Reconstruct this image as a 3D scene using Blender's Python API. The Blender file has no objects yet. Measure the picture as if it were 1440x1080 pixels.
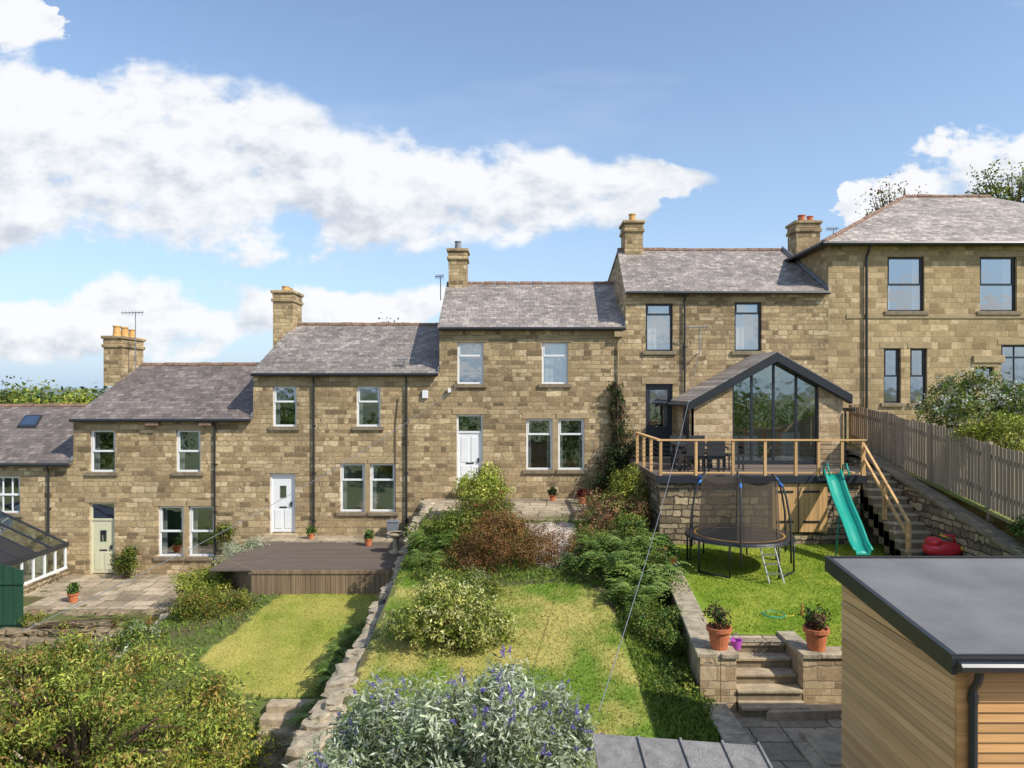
import bpy, math, random, bmesh
import numpy as np
from mathutils import Vector, Matrix, noise
random.seed(7)
scene=bpy.context.scene
F=24.0
def X(px,d=F): return (px-720)/1000.0*d
def Z(py,d=F): return (550-py)/1000.0*d
# ---------------------------------------------------------------- helpers
def lin(r,g,b,k=1.0):
    f=lambda c:((c/255+0.055)/1.055)**2.4 if c/255>0.04045 else c/255/12.92
    return (f(r)*k,f(g)*k,f(b)*k,1)
class NT:
    def __init__(s,nt): s.nt=nt
    def n(s,t,**p):
        nd=s.nt.nodes.new(t)
        for k,v in p.items(): setattr(nd,k,v)
        return nd
    def put(s,sock,v):
        if v is None: return
        if isinstance(v,bpy.types.NodeSocket): s.nt.links.new(v,sock)
        else:
            try: sock.default_value=v
            except Exception: sock.default_value=v[:3]
    def m(s,op,a,b=None,c=None,clamp=False):
        nd=s.n('ShaderNodeMath',operation=op,use_clamp=clamp)
        for i,v in enumerate((a,b,c)):
            if v is not None: s.put(nd.inputs[i],v)
        return nd.outputs[0]
    def mix(s,f,a,b,bt='MIX'):
        nd=s.n('ShaderNodeMix',data_type='RGBA',blend_type=bt)
        s.put(nd.inputs[0],f); s.put(nd.inputs[6],a); s.put(nd.inputs[7],b)
        return nd.outputs[2]
    def noise(s,vec,scale,detail=4,rough=0.55,dim='3D'):
        nd=s.n('ShaderNodeTexNoise',noise_dimensions=dim)
        if vec is not None: s.nt.links.new(vec,nd.inputs['Vector'])
        nd.inputs['Scale'].default_value=scale; nd.inputs['Detail'].default_value=detail; nd.inputs['Roughness'].default_value=rough
        return nd.outputs[0]
    def ramp(s,fac,stops,interp='LINEAR'):
        nd=s.n('ShaderNodeValToRGB'); cr=nd.color_ramp; cr.interpolation=interp
        while len(cr.elements)<len(stops): cr.elements.new(0.5)
        for e,(p,c) in zip(cr.elements,stops): e.position=p; e.color=c
        s.nt.links.new(fac,nd.inputs[0]); return nd.outputs[0]
    def comb(s,x,y,z):
        nd=s.n('ShaderNodeCombineXYZ')
        for i,v in enumerate((x,y,z)): s.put(nd.inputs[i],v)
        return nd.outputs[0]
    def sep(s,v):
        nd=s.n('ShaderNodeSeparateXYZ'); s.nt.links.new(v,nd.inputs[0]); return nd.outputs
    def bump(s,h,strength,dist):
        nd=s.n('ShaderNodeBump'); nd.inputs['Strength'].default_value=strength; nd.inputs['Distance'].default_value=dist
        s.nt.links.new(h,nd.inputs['Height']); return nd.outputs[0]
    def maprange(s,v,a,b,c,d,it='LINEAR'):
        nd=s.n('ShaderNodeMapRange',interpolation_type=it); s.put(nd.inputs[0],v)
        for i,q in enumerate((a,b,c,d)): nd.inputs[i+1].default_value=q
        return nd.outputs[0]
    def curve(s,v,pts):
        nd=s.n('ShaderNodeFloatCurve'); cu=nd.mapping.curves[0]
        while len(cu.points)<len(pts): cu.points.new(0.5,0.5)
        for p,(a,b) in zip(cu.points,pts): p.location=(a,b)
        nd.mapping.update(); s.put(nd.inputs[1],v); return nd.outputs[0]
def newmat(name):
    m=bpy.data.materials.new(name); m.use_nodes=True; nt=m.node_tree; nt.nodes.clear()
    t=NT(nt); out=t.n('ShaderNodeOutputMaterial'); b=t.n('ShaderNodeBsdfPrincipled')
    nt.links.new(b.outputs[0],out.inputs[0]); return m,t,b,out
def objco(t): return t.n('ShaderNodeTexCoord').outputs['Object']
def plain(name,c,rough=0.6,metal=0,var=0.15,scale=3,bump=0.0,spec=None,det=4):
    m,t,b,o=newmat(name); co=objco(t)
    n1=t.noise(co,scale,det,0.65)
    f=t.maprange(n1,0.3,0.7,1-var,1+var)
    cc=t.mix(1.0,c,t.comb(f,f,f),'MULTIPLY')
    t.put(b.inputs['Base Color'],cc); b.inputs['Roughness'].default_value=rough; b.inputs['Metallic'].default_value=metal
    if spec is not None: b.inputs['Specular IOR Level'].default_value=spec
    if bump>0: t.put(b.inputs['Normal'],t.bump(t.noise(co,scale*6,3),bump,0.02))
    return m
def masonry(name,stops,mortar,bw,rh,mode='wall',msize=0.014,rough=0.9,bump=0.6,bdist=0.03,vw=0.25,uw=0.6,wob=0.03,stain=(0.7,1.2),stainscale=0.35,grain=0.25,blotch=None):
    m,t,b,o=newmat(name); co=objco(t); s=t.sep(co)
    if mode=='wall': u=t.m('ADD',s[0],s[1]); v=s[2]
    elif mode=='roof': u=s[0]; v=t.m('MULTIPLY',s[2],2.2)
    else: u=s[0]; v=s[1]
    v2=v
    if vw>0:
        nv=t.noise(t.comb(0.0,v,3.3),1.4,1); v2=t.m('ADD',v,t.m('MULTIPLY',t.m('SUBTRACT',nv,0.5),vw*2))
    row=t.m('FLOOR',t.m('DIVIDE',v2,rh))
    nu=t.noise(t.comb(u,t.m('MULTIPLY',row,7.31),1.7),1.3,1)
    u2=t.m('ADD',u,t.m('MULTIPLY',t.m('SUBTRACT',nu,0.5),uw*2))
    nw=t.n('ShaderNodeTexNoise'); t.put(nw.inputs['Vector'],co); nw.inputs['Scale'].default_value=5.5; nw.inputs['Detail'].default_value=2
    w_=t.sep(nw.outputs['Color'])
    u3=t.m('MULTIPLY_ADD',t.m('SUBTRACT',w_[0],0.5),wob*2.4,u2)
    v3=t.m('MULTIPLY_ADD',t.m('SUBTRACT',w_[1],0.5),wob*2.0,v2)
    br=t.n('ShaderNodeTexBrick'); br.offset=0.5; br.squash=0.7; br.squash_frequency=3
    t.put(br.inputs['Vector'],t.comb(u3,v3,0.0))
    br.inputs['Color1'].default_value=(0,0,0,1); br.inputs['Color2'].default_value=(1,1,1,1); br.inputs['Mortar'].default_value=(0.5,0.5,0.5,1)
    br.inputs['Scale'].default_value=1; br.inputs['Mortar Size'].default_value=msize; br.inputs['Mortar Smooth'].default_value=0.5
    br.inputs['Brick Width'].default_value=bw; br.inputs['Row Height'].default_value=rh
    col=t.ramp(br.outputs['Color'],stops)
    g=t.noise(co,9,5,0.72); g2=t.maprange(g,0.3,0.7,1-grain,1+grain)
    col=t.mix(1.0,col,t.comb(g2,g2,g2),'MULTIPLY')
    st=t.noise(co,stainscale,4,0.65); sc=t.maprange(st,0.32,0.68,stain[0],stain[1])
    col=t.mix(br.outputs['Fac'],col,mortar)
    if blotch:
        bl=t.noise(co,1.7,3,0.7); col=t.mix(t.maprange(bl,0.5,0.75,0,0.55),col,blotch)
    col=t.mix(1.0,col,t.comb(sc,sc,sc),'MULTIPLY')
    t.put(b.inputs['Base Color'],col); b.inputs['Roughness'].default_value=rough
    h=t.m('ADD',t.m('MULTIPLY',t.m('SUBTRACT',1.0,br.outputs['Fac']),0.8),t.m('ADD',t.m('MULTIPLY',g,0.8),t.m('MULTIPLY',br.outputs['Color'],0.35)))
    t.put(b.inputs['Normal'],t.bump(h,bump,bdist))
    return m
def wood(name,c1,c2,axis='x',rough=0.75,sc=3.0,pitch=0.125,bv=0.3):
    m,t,b,o=newmat(name); s=t.sep(objco(t)); k={'x':(0.2,5,5),'y':(5,0.2,5),'z':(5,5,0.25)}[axis]
    q={'x':s[2],'y':s[2],'z':t.m('ADD',s[0],s[1])}[axis]; fl=t.m('FLOOR',t.m('DIVIDE',q,pitch))
    v=t.comb(t.m('MULTIPLY_ADD',fl,3.7,t.m('MULTIPLY',s[0],k[0])),t.m('MULTIPLY_ADD',fl,1.9,t.m('MULTIPLY',s[1],k[1])),t.m('MULTIPLY',s[2],k[2]))
    n1=t.noise(v,sc,6,0.65); col=t.ramp(n1,[(0.3,c1),(0.7,c2)])
    w=t.n('ShaderNodeTexWhiteNoise',noise_dimensions='1D'); t.put(w.inputs[1],fl)
    f=t.m('MULTIPLY_ADD',w.outputs[0],bv,1-bv/2); col=t.mix(1.0,col,t.comb(f,f,f),'MULTIPLY')
    t.put(b.inputs['Base Color'],col); b.inputs['Roughness'].default_value=rough
    t.put(b.inputs['Normal'],t.bump(n1,0.3,0.01)); return m
def attrmat(name,rough=0.6,trans=0.25,fine=0.0,fscale=30,bump=0):
    m,t,b,o=newmat(name); a=t.n('ShaderNodeAttribute',attribute_name='Col'); col=a.outputs[0]
    if fine>0:
        n1=t.noise(objco(t),fscale,4,0.7); f=t.m('MULTIPLY_ADD',n1,2*fine,1-fine)
        col=t.mix(1.0,col,t.comb(f,f,f),'MULTIPLY')
        if bump: t.put(b.inputs['Normal'],t.bump(n1,bump,0.03))
    t.put(b.inputs['Base Color'],col); b.inputs['Roughness'].default_value=rough; b.inputs['Specular IOR Level'].default_value=0.3
    if trans>0:
        tr=t.n('ShaderNodeBsdfTranslucent'); t.put(tr.inputs[0],col); mx=t.n('ShaderNodeMixShader'); mx.inputs[0].default_value=trans
        m.node_tree.links.new(b.outputs[0],mx.inputs[1]); m.node_tree.links.new(tr.outputs[0],mx.inputs[2]); m.node_tree.links.new(mx.outputs[0],o.inputs[0])
    return m
def glassmat(name,fac=0.4,tint=(0.9,0.95,1,1)):
    m,t,b,o=newmat(name); m.node_tree.nodes.remove(b)
    tr=t.n('ShaderNodeBsdfTransparent'); tr.inputs[0].default_value=(0.75,0.8,0.8,1)
    g=t.n('ShaderNodeBsdfGlossy'); g.inputs['Color'].default_value=tint; g.inputs['Roughness'].default_value=0.02
    t.put(g.inputs['Normal'],t.bump(t.noise(objco(t),1.6,2),0.12,0.05))
    mx=t.n('ShaderNodeMixShader'); mx.inputs[0].default_value=fac
    L=m.node_tree.links; L.new(tr.outputs[0],mx.inputs[1]); L.new(g.outputs[0],mx.inputs[2]); L.new(mx.outputs[0],o.inputs[0]); return m
def empty(name):
    e=bpy.data.objects.new(name,None); scene.collection.objects.link(e); return e
class MB:
    def __init__(s): s.v=[]; s.f=[]
    def box(s,x0,x1,y0,y1,z0,z1):
        s.hexa([(x0,y0,z0),(x1,y0,z0),(x1,y1,z0),(x0,y1,z0),(x0,y0,z1),(x1,y0,z1),(x1,y1,z1),(x0,y1,z1)]); return s
    def hexa(s,p):
        n=len(s.v); s.v+=[tuple(q) for q in p]
        for f in ((0,3,2,1),(4,5,6,7),(0,1,5,4),(1,2,6,5),(2,3,7,6),(3,0,4,7)): s.f.append(tuple(n+i for i in f))
        return s
    def poly(s,*p):
        n=len(s.v); s.v+=[tuple(q) for q in p]; s.f.append(tuple(range(n,n+len(p)))); return s
    def slab(s,poly,t):
        n=len(s.v); k=len(poly); s.v+=[tuple(q) for q in poly]+[(q[0],q[1],q[2]-t) for q in poly]
        s.f.append(tuple(range(n,n+k))); s.f.append(tuple(range(n+2*k-1,n+k-1,-1)))
        for i in range(k): j=(i+1)%k; s.f.append((n+i,n+k+i,n+k+j,n+j))
        return s
    def tube(s,pts,r,seg=8,caps=True):
        pts=[Vector(p) for p in pts]; R=r if isinstance(r,(list,tuple)) else [r]*len(pts); n0=len(s.v)
        prev=None
        for i,p in enumerate(pts):
            d=(pts[min(i+1,len(pts)-1)]-pts[max(i-1,0)]).normalized()
            a=Vector((0,0,1)) if abs(d.z)<0.9 else Vector((1,0,0))
            if prev is not None: a=prev
            b=d.cross(a)
            if b.length<1e-4: b=d.cross(Vector((0,1,0)))
            b.normalize(); a=b.cross(d).normalized(); prev=a
            for k in range(seg):
                t=2*math.pi*k/seg; q=p+(a*math.cos(t)+b*math.sin(t))*R[i]; s.v.append(tuple(q))
        for i in range(len(pts)-1):
            for k in range(seg):
                k2=(k+1)%seg; A=n0+i*seg; B=A+seg; s.f.append((A+k,A+k2,B+k2,B+k))
        if caps:
            s.f.append(tuple(n0+k for k in range(seg))[::-1]); e=n0+(len(pts)-1)*seg; s.f.append(tuple(e+k for k in range(seg)))
        return s
    def lathe(s,c,prof,seg=20):
        n0=len(s.v)
        for r,z in prof:
            for k in range(seg):
                t=2*math.pi*k/seg; s.v.append((c[0]+r*math.cos(t),c[1]+r*math.sin(t),c[2]+z))
        for i in range(len(prof)-1):
            for k in range(seg):
                k2=(k+1)%seg; A=n0+i*seg; B=A+seg; s.f.append((A+k,A+k2,B+k2,B+k))
        return s
    def rock(s,c,sx,sy,sz,seed=0,p=3.0,seg=12,rings=8,amp=0.18,rot=0.0):
        n0=len(s.v); r0=random.uniform(0,50); cr,sr=math.cos(rot),math.sin(rot)
        for i in range(rings+1):
            ph=math.pi*i/rings-math.pi/2
            for k in range(seg):
                t=2*math.pi*k/seg; d=Vector((math.cos(ph)*math.cos(t),math.cos(ph)*math.sin(t),math.sin(ph)))
                q=(abs(d.x)**p+abs(d.y)**p+abs(d.z)**p)**(-1/p)
                q*=1+amp*noise.noise(d*1.6+Vector((r0,seed,0)))
                x_,y_=d.x*q*sx,d.y*q*sy
                s.v.append((c[0]+x_*cr-y_*sr,c[1]+x_*sr+y_*cr,c[2]+d.z*q*sz))
        for i in range(rings):
            for k in range(seg):
                k2=(k+1)%seg; A=n0+i*seg; B=A+seg; s.f.append((A+k,A+k2,B+k2,B+k))
        return s
    def obj(s,name,mat,parent=None,smooth=False,bevel=0,fix=True):
        me=bpy.data.meshes.new(name); me.from_pydata(s.v,[],s.f); me.materials.append(mat)
        if fix:
            bm=bmesh.new(); bm.from_mesh(me); bmesh.ops.recalc_face_normals(bm,faces=bm.faces); bm.to_mesh(me); bm.free()
        if smooth: me.polygons.foreach_set('use_smooth',[True]*len(me.polygons))
        o=bpy.data.objects.new(name,me); scene.collection.objects.link(o)
        if parent: o.parent=parent
        if bevel:
            md=o.modifiers.new('b','BEVEL'); md.width=bevel; md.segments=2; md.limit_method='ANGLE'
        return o
def quads(name,P,T,B,L,W,C,mat,parent=None):
    n=len(P); V=np.empty((n,4,3)); L=np.reshape(L,(-1,1)); W=np.reshape(W,(-1,1))
    V[:,0]=P-T*L*0.5; V[:,1]=P+B*W*0.5+T*L*0.05; V[:,2]=P+T*L*0.5; V[:,3]=P-B*W*0.5+T*L*0.05
    me=bpy.data.meshes.new(name); me.vertices.add(4*n); me.loops.add(4*n); me.polygons.add(n)
    me.vertices.foreach_set('co',V.ravel().astype(np.float32))
    me.loops.foreach_set('vertex_index',np.arange(4*n,dtype=np.int32))
    me.polygons.foreach_set('loop_start',np.arange(0,4*n,4,dtype=np.int32))
    me.update(calc_edges=True)
    a=me.color_attributes.new('Col','FLOAT_COLOR','POINT'); c=np.ones((n,4,4),dtype=np.float32); c[:,:,:3]=C[:,None,:]
    a.data.foreach_set('color',c.ravel()); me.materials.append(mat)
    o=bpy.data.objects.new(name,me); scene.collection.objects.link(o)
    if parent: o.parent=parent
    return o
def unit(v): return v/np.maximum(np.linalg.norm(v,axis=1,keepdims=True),1e-6)
def leafdata(lobes,n,size,pal,seed,clump=14,spread=0.1,asp=0.5,shell=0.35,up=0.3,droop=0.0):
    g=np.random.default_rng(seed); lo=np.array(lobes,float); w=lo[:,3]*lo[:,4]+lo[:,4]*lo[:,5]+lo[:,3]*lo[:,5]; w/=w.sum()
    nc=max(1,n//clump); idx=g.choice(len(lo),nc,p=w); d=unit(g.normal(size=(nc,3))); r=g.uniform(0,1,(nc,1))**shell*g.uniform(0.82,1.14,(nc,1))
    c=lo[idx,:3]+d*r*lo[idx,3:6]
    pal=np.array(pal)[:,:3]; pc=pal[g.integers(0,len(pal),nc)]*g.uniform(0.7,1.25,(nc,1))
    P=np.repeat(c,clump,0)+g.normal(size=(nc*clump,3))*spread
    D=np.repeat(d,clump,0); Nn=unit(D*0.8+g.normal(size=D.shape)*0.75+np.array([0,0,up]))
    R=g.normal(size=D.shape); R[:,2]-=droop; T=unit(R-Nn*np.sum(R*Nn,1,keepdims=True)); B=np.cross(Nn,T)
    k=len(P); L=size*g.uniform(0.6,1.35,k); C=np.repeat(pc,clump,0)*g.uniform(0.65,1.3,(k,1))
    return P,T,B,L,L*asp,C
def foliage(name,lobes,n,size,pal,seed,parent=None,**kw):
    return quads(name,*leafdata(lobes,n,size,pal,seed,**kw),MLEAF,parent)
# ---------------------------------------------------------------- materials
SC=[(0.0,lin(112,95,68)),(0.12,lin(144,122,88)),(0.35,lin(164,141,104)),(0.6,lin(174,151,112)),(0.85,lin(186,163,123)),(1.0,lin(206,184,146))]
M_STONE=masonry('sandstone',SC,lin(152,133,104),0.34,0.155,grain=0.32,wob=0.045,uw=0.8,vw=0.22,stain=(0.8,1.2),blotch=lin(130,112,86),msize=0.013,bump=0.7)
M_STONE5=masonry('sandstone_smooth',[(0.0,lin(146,122,86)),(0.3,lin(170,147,107)),(0.7,lin(182,158,117)),(1.0,lin(202,178,138))],lin(164,145,112),0.40,0.2,vw=0.15,uw=0.6,bump=0.5,stain=(0.84,1.15),grain=0.24,blotch=lin(140,120,92))
M_GWALL=masonry('garden_wall_stone',[(0.0,lin(112,96,74)),(0.5,lin(156,137,108)),(1.0,lin(192,172,138))],lin(84,74,60),0.34,0.14,msize=0.02,bump=0.9,wob=0.06,stain=(0.65,1.15),stainscale=0.8)
M_NSTONE=masonry('new_stone',[(0.0,lin(160,134,98)),(0.5,lin(184,158,120)),(1.0,lin(204,180,142))],lin(165,145,115),0.34,0.17,bump=0.5,stain=(0.85,1.1))
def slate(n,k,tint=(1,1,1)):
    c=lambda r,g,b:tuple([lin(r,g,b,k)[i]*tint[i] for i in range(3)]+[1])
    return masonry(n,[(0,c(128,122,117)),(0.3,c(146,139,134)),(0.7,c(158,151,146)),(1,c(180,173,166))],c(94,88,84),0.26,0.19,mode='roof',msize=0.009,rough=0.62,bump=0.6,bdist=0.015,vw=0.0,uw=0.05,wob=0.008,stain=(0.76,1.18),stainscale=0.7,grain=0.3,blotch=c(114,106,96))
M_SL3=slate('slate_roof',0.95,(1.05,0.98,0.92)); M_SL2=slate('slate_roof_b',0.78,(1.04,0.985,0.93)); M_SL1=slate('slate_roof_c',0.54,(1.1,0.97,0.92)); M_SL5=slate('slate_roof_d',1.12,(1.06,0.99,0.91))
M_DRESS=plain('dressed_stone',lin(166,145,110),0.85,var=0.2,scale=4,bump=0.3)
M_SILL=plain('sill_stone',lin(132,118,95),0.85,var=0.3,scale=5,bump=0.2)
M_WHITE=plain('white_upvc',(0.8,0.8,0.79,1),0.35,var=0.03)
M_CREAM=plain('cream_paint',lin(208,204,172),0.45,var=0.05)
M_DARK=plain('anthracite_frame',lin(45,48,54),0.4,var=0.08)
M_BLACK=plain('black_pipe',(0.025,0.025,0.027,1),0.4,var=0.1)
M_RIDGE=plain('ridge_tile',lin(134,106,88),0.85,var=0.4,scale=5)
M_POT=plain('terracotta',lin(192,112,72),0.8,var=0.2,scale=7)
M_BUFF=plain('buff_pot',lin(205,160,95),0.8,var=0.15,scale=6)
M_GLASS=glassmat('window_glass',0.42)
M_GLASSD=glassmat('extension_glass',0.42,(0.7,0.8,0.78,1))
M_CURT=plain('curtain',(0.62,0.62,0.6,1),0.9,var=0.1,scale=8)
M_ROOM=plain('room_shade',(0.06,0.055,0.05,1),0.9)  # near-black colour stands in for the shade of unlit rooms
M_LEAD=plain('lead',lin(120,124,130),0.5,var=0.2)
MLEAF=attrmat('leaf',0.55,0.3)
M_GRND=attrmat('garden_soil_grass',0.95,0,fine=0.45,fscale=22,bump=0.8)
M_PAVE=masonry('flagstone',[(0,lin(146,130,108)),(0.5,lin(170,152,128)),(1,lin(190,172,146))],lin(104,94,72),0.75,0.5,mode='floor',msize=0.02,bump=0.4,vw=0.2,uw=0.3,stain=(0.65,1.2),stainscale=1.0,blotch=lin(118,116,84))
M_STEP=plain('step_stone',lin(172,154,126),0.9,var=0.3,scale=5,bump=0.5)
M_COPE=plain('coping_stone',lin(166,152,128),0.9,var=0.45,scale=6,bump=0.7,det=6)
M_ROCK=plain('rockery_stone',lin(136,120,94),0.95,var=0.5,scale=5,bump=0.8,det=6)
M_OLDDECK=wood('old_deck_wood',lin(84,72,64),lin(120,106,94),'x')
M_OLDFAS=wood('old_deck_fascia',lin(110,90,70),lin(155,131,104),'z')
M_PINE=wood('pine_wood',lin(186,142,92),lin(218,178,122),'z')
M_PINEX=wood('pine_rail',lin(186,142,92),lin(218,178,122),'x')
M_FENCE=wood('fence_wood',lin(128,112,94),lin(176,158,134),'z',bv=0.4)
M_CLAD=wood('shed_cladding',lin(190,148,98),lin(222,184,132),'y',rough=0.6,sc=2.4,pitch=0.1,bv=0.4)
M_CLADX=wood('shed_cladding_front',lin(172,124,72),lin(210,162,104),'x',rough=0.6,sc=2.4,pitch=0.1,bv=0.28)
M_EPDM=plain('roof_membrane',lin(114,112,110),0.7,var=0.2,scale=1.2,det=6)
M_TRIM=plain('roof_trim',lin(44,46,50),0.35,var=0.1)
M_FELT=plain('roof_felt',lin(128,124,120),0.9,var=0.3,scale=9,bump=0.6)
M_BARK=plain('bark',lin(98,80,62),0.9,var=0.3,scale=10,bump=0.5)
M_TEAL=plain('slide_plastic',lin(20,150,130),0.4,var=0.08)
M_RED=plain('red_plastic',lin(205,45,55),0.35,var=0.05)
M_YEL=plain('yellow_plastic',lin(235,190,40),0.4,var=0.03)
M_BLUE=plain('blue_foam',lin(50,110,180),0.6,var=0.05)
M_PURP=plain('purple_plastic',lin(190,90,190),0.4,var=0.03)
M_ORNG=plain('orange_pad',lin(176,132,62),0.6,var=0.05)
M_GREEN=wood('green_boards',lin(28,62,45),lin(45,88,62),'z')
M_METAL=plain('galvanised',(0.5,0.5,0.5,1),0.35,metal=0.8,var=0.1)
M_FURN=plain('rattan_black',(0.03,0.03,0.032,1),0.6)
M_NET,t,b,o=newmat('trampoline_net'); b.inputs['Base Color'].default_value=lin(90,78,66); b.inputs['Roughness'].default_value=0.9
tr=t.n('ShaderNodeBsdfTransparent'); mx=t.n('ShaderNodeMixShader'); mx.inputs[0].default_value=0.55
M_NET.node_tree.links.new(tr.outputs[0],mx.inputs[1]); M_NET.node_tree.links.new(b.outputs[0],mx.inputs[2]); M_NET.node_tree.links.new(mx.outputs[0],o.inputs[0])
# ---------------------------------------------------------------- world
SUN=Vector((0.98,-0.66,1.08)).normalized()
w=bpy.data.worlds.new("World"); scene.world=w; w.use_nodes=True; nt=w.node_tree; nt.nodes.clear(); t=NT(nt)
BS=0.15
out=t.n('ShaderNodeOutputWorld'); bg=t.n('ShaderNodeBackground'); nt.links.new(bg.outputs[0],out.inputs[0]); bg.inputs[1].default_value=BS
sky=t.n('ShaderNodeTexSky'); sky.sky_type='NISHITA'; sky.sun_disc=False; sky.sun_elevation=math.asin(SUN.z); sky.sun_rotation=math.atan2(SUN.x,SUN.y)
sky.air_density=1.0; sky.dust_density=0.3; sky.ozone_density=1.0
gen=t.n('ShaderNodeTexCoord').outputs['Generated']; s=t.sep(gen)
yy=t.m('MAXIMUM',s[1],0.25); U=t.m('DIVIDE',s[0],yy); V=t.m('DIVIDE',s[2],yy)
UV=t.comb(U,t.m('MULTIPLY',V,1.5),0.0); UV2=t.comb(t.m('ADD',U,0.016),t.m('MULTIPLY',t.m('ADD',V,0.024),1.5),0.0)
nA=t.noise(UV,6.0,9,0.6); nB=t.noise(UV2,6.0,5,0.6); nD=t.noise(t.comb(U,V,7.7),9.0,3,0.6)
su=t.m('DIVIDE',t.m('ADD',t.m('MULTIPLY_ADD',t.m('SUBTRACT',nA,0.5),0.35,U),0.82),1.7,clamp=True)
vy=t.m('MULTIPLY_ADD',t.m('SUBTRACT',nD,0.5),0.14,t.m('DIVIDE',t.m('SUBTRACT',0.55,V),0.6))
def layer(pts):
    cc=t.curve(su,[((x+100)/1700,c/600) for x,c,h in pts]); hh=t.m('MULTIPLY',t.curve(su,[((x+100)/1700,h/300) for x,c,h in pts]),0.5)
    e=t.m('DIVIDE',t.m('SUBTRACT',vy,cc),t.m('MAXIMUM',hh,0.02))
    f=t.m('SUBTRACT',1.0,t.m('MULTIPLY',e,e))
    return t.m('SUBTRACT',f,t.maprange(hh,0.0,0.05,2.2,0.0)),e
main=layer([(-100,225,170),(0,225,160),(100,215,150),(200,205,136),(300,220,120),(400,238,110),(500,268,100),(600,283,94),(700,268,80),(800,275,64),(900,270,46),(960,258,30),(1030,250,12),(1100,250,0),(1600,250,0)])
low=layer([(-100,470,45),(0,470,45),(120,455,55),(240,455,52),(340,440,42),(400,430,30),(460,425,34),(560,425,36),(640,415,24),(700,410,0),(1050,420,0),(1140,320,8),(1200,296,36),(1300,272,54),(1440,238,62),(1600,220,90)])
tl=layer([(-100,25,60),(0,28,52),(60,32,38),(120,35,0),(1600,35,0)])
fld=t.m('MAXIMUM',t.m('MAXIMUM',main[0],low[0]),t.m('MAXIMUM',tl[0],-1.7))
back=t.m('MULTIPLY_ADD',t.m('LESS_THAN',s[1],0.1),1.6,-1.7); fld=t.m('MINIMUM',t.m('MAXIMUM',fld,back),0.85)
dens=t.m('ADD',fld,t.m('MULTIPLY',t.m('SUBTRACT',nA,0.5),4.6))
al=t.maprange(dens,-0.1,0.6,0,1,'SMOOTHSTEP')
hi=t.noise(t.comb(t.m('MULTIPLY',U,0.5),t.m('MULTIPLY',V,2.2),4.0),3.0,4,0.6)
wisp=t.maprange(hi,0.54,0.8,0,0.2)
above=t.maprange(s[2],0.0,0.02,0,1)
alpha=t.m('MULTIPLY',t.m('MAXIMUM',t.m('MULTIPLY',al,0.96),wisp),above)
sel=t.m('GREATER_THAN',main[0],low[0])
es=t.m('ADD',t.m('MULTIPLY',sel,t.maprange(main[1],-1,1,-1,1)),t.m('MULTIPLY',t.m('SUBTRACT',1.0,sel),t.maprange(low[1],-1,1,-1.0,0.6)))
lit=t.m('ADD',t.m('MULTIPLY',t.m('SUBTRACT',nA,nB),2.4),t.m('MULTIPLY_ADD',es,-0.2,0.74))
lit=t.m('SUBTRACT',lit,t.m('MULTIPLY',t.maprange(dens,0.8,2.4,0,1),0.14))
cc=t.ramp(lit,[(0.1,(0.52,0.57,0.66,1)),(0.42,(0.68,0.72,0.79,1)),(0.62,(0.85,0.88,0.92,1)),(0.82,(0.98,0.985,1.0,1))])
k=1/BS
ccS=t.mix(1.0,cc,(k,k,k,1),'MULTIPLY')
skyc=t.mix(1.0,sky.outputs[0],(1.28,1.30,1.34,1),'MULTIPLY')
hz=t.m('EXPONENT',t.m('MULTIPLY',t.m('MAXIMUM',s[2],0.0),-4.6))
skyc=t.mix(t.m('MULTIPLY',hz,0.95,clamp=True),skyc,(0.45*k,0.62*k,0.84*k,1))
fin=t.mix(alpha,skyc,ccS); t.put(bg.inputs[0],fin)
sl=bpy.data.lights.new('sun','SUN'); sl.energy=5.0; sl.angle=math.radians(0.5); sl.color=(1.0,0.95,0.86)
so=bpy.data.objects.new('sun',sl); scene.collection.objects.link(so); so.rotation_euler=SUN.to_track_quat('Z','Y').to_euler(); so.location=(30,-10,30)
cd=bpy.data.cameras.new('camera'); cam=bpy.data.objects.new('camera',cd); scene.collection.objects.link(cam); scene.camera=cam
cam.location=(0,0,0); cam.rotation_euler=(math.radians(90),0,0); cd.sensor_width=36; cd.lens=25; cd.shift_y=10/1440; cd.clip_end=6000; cd.clip_start=0.1
scene.view_settings.view_transform='Standard'; scene.view_settings.look='None'; scene.view_settings.exposure=0
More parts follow.
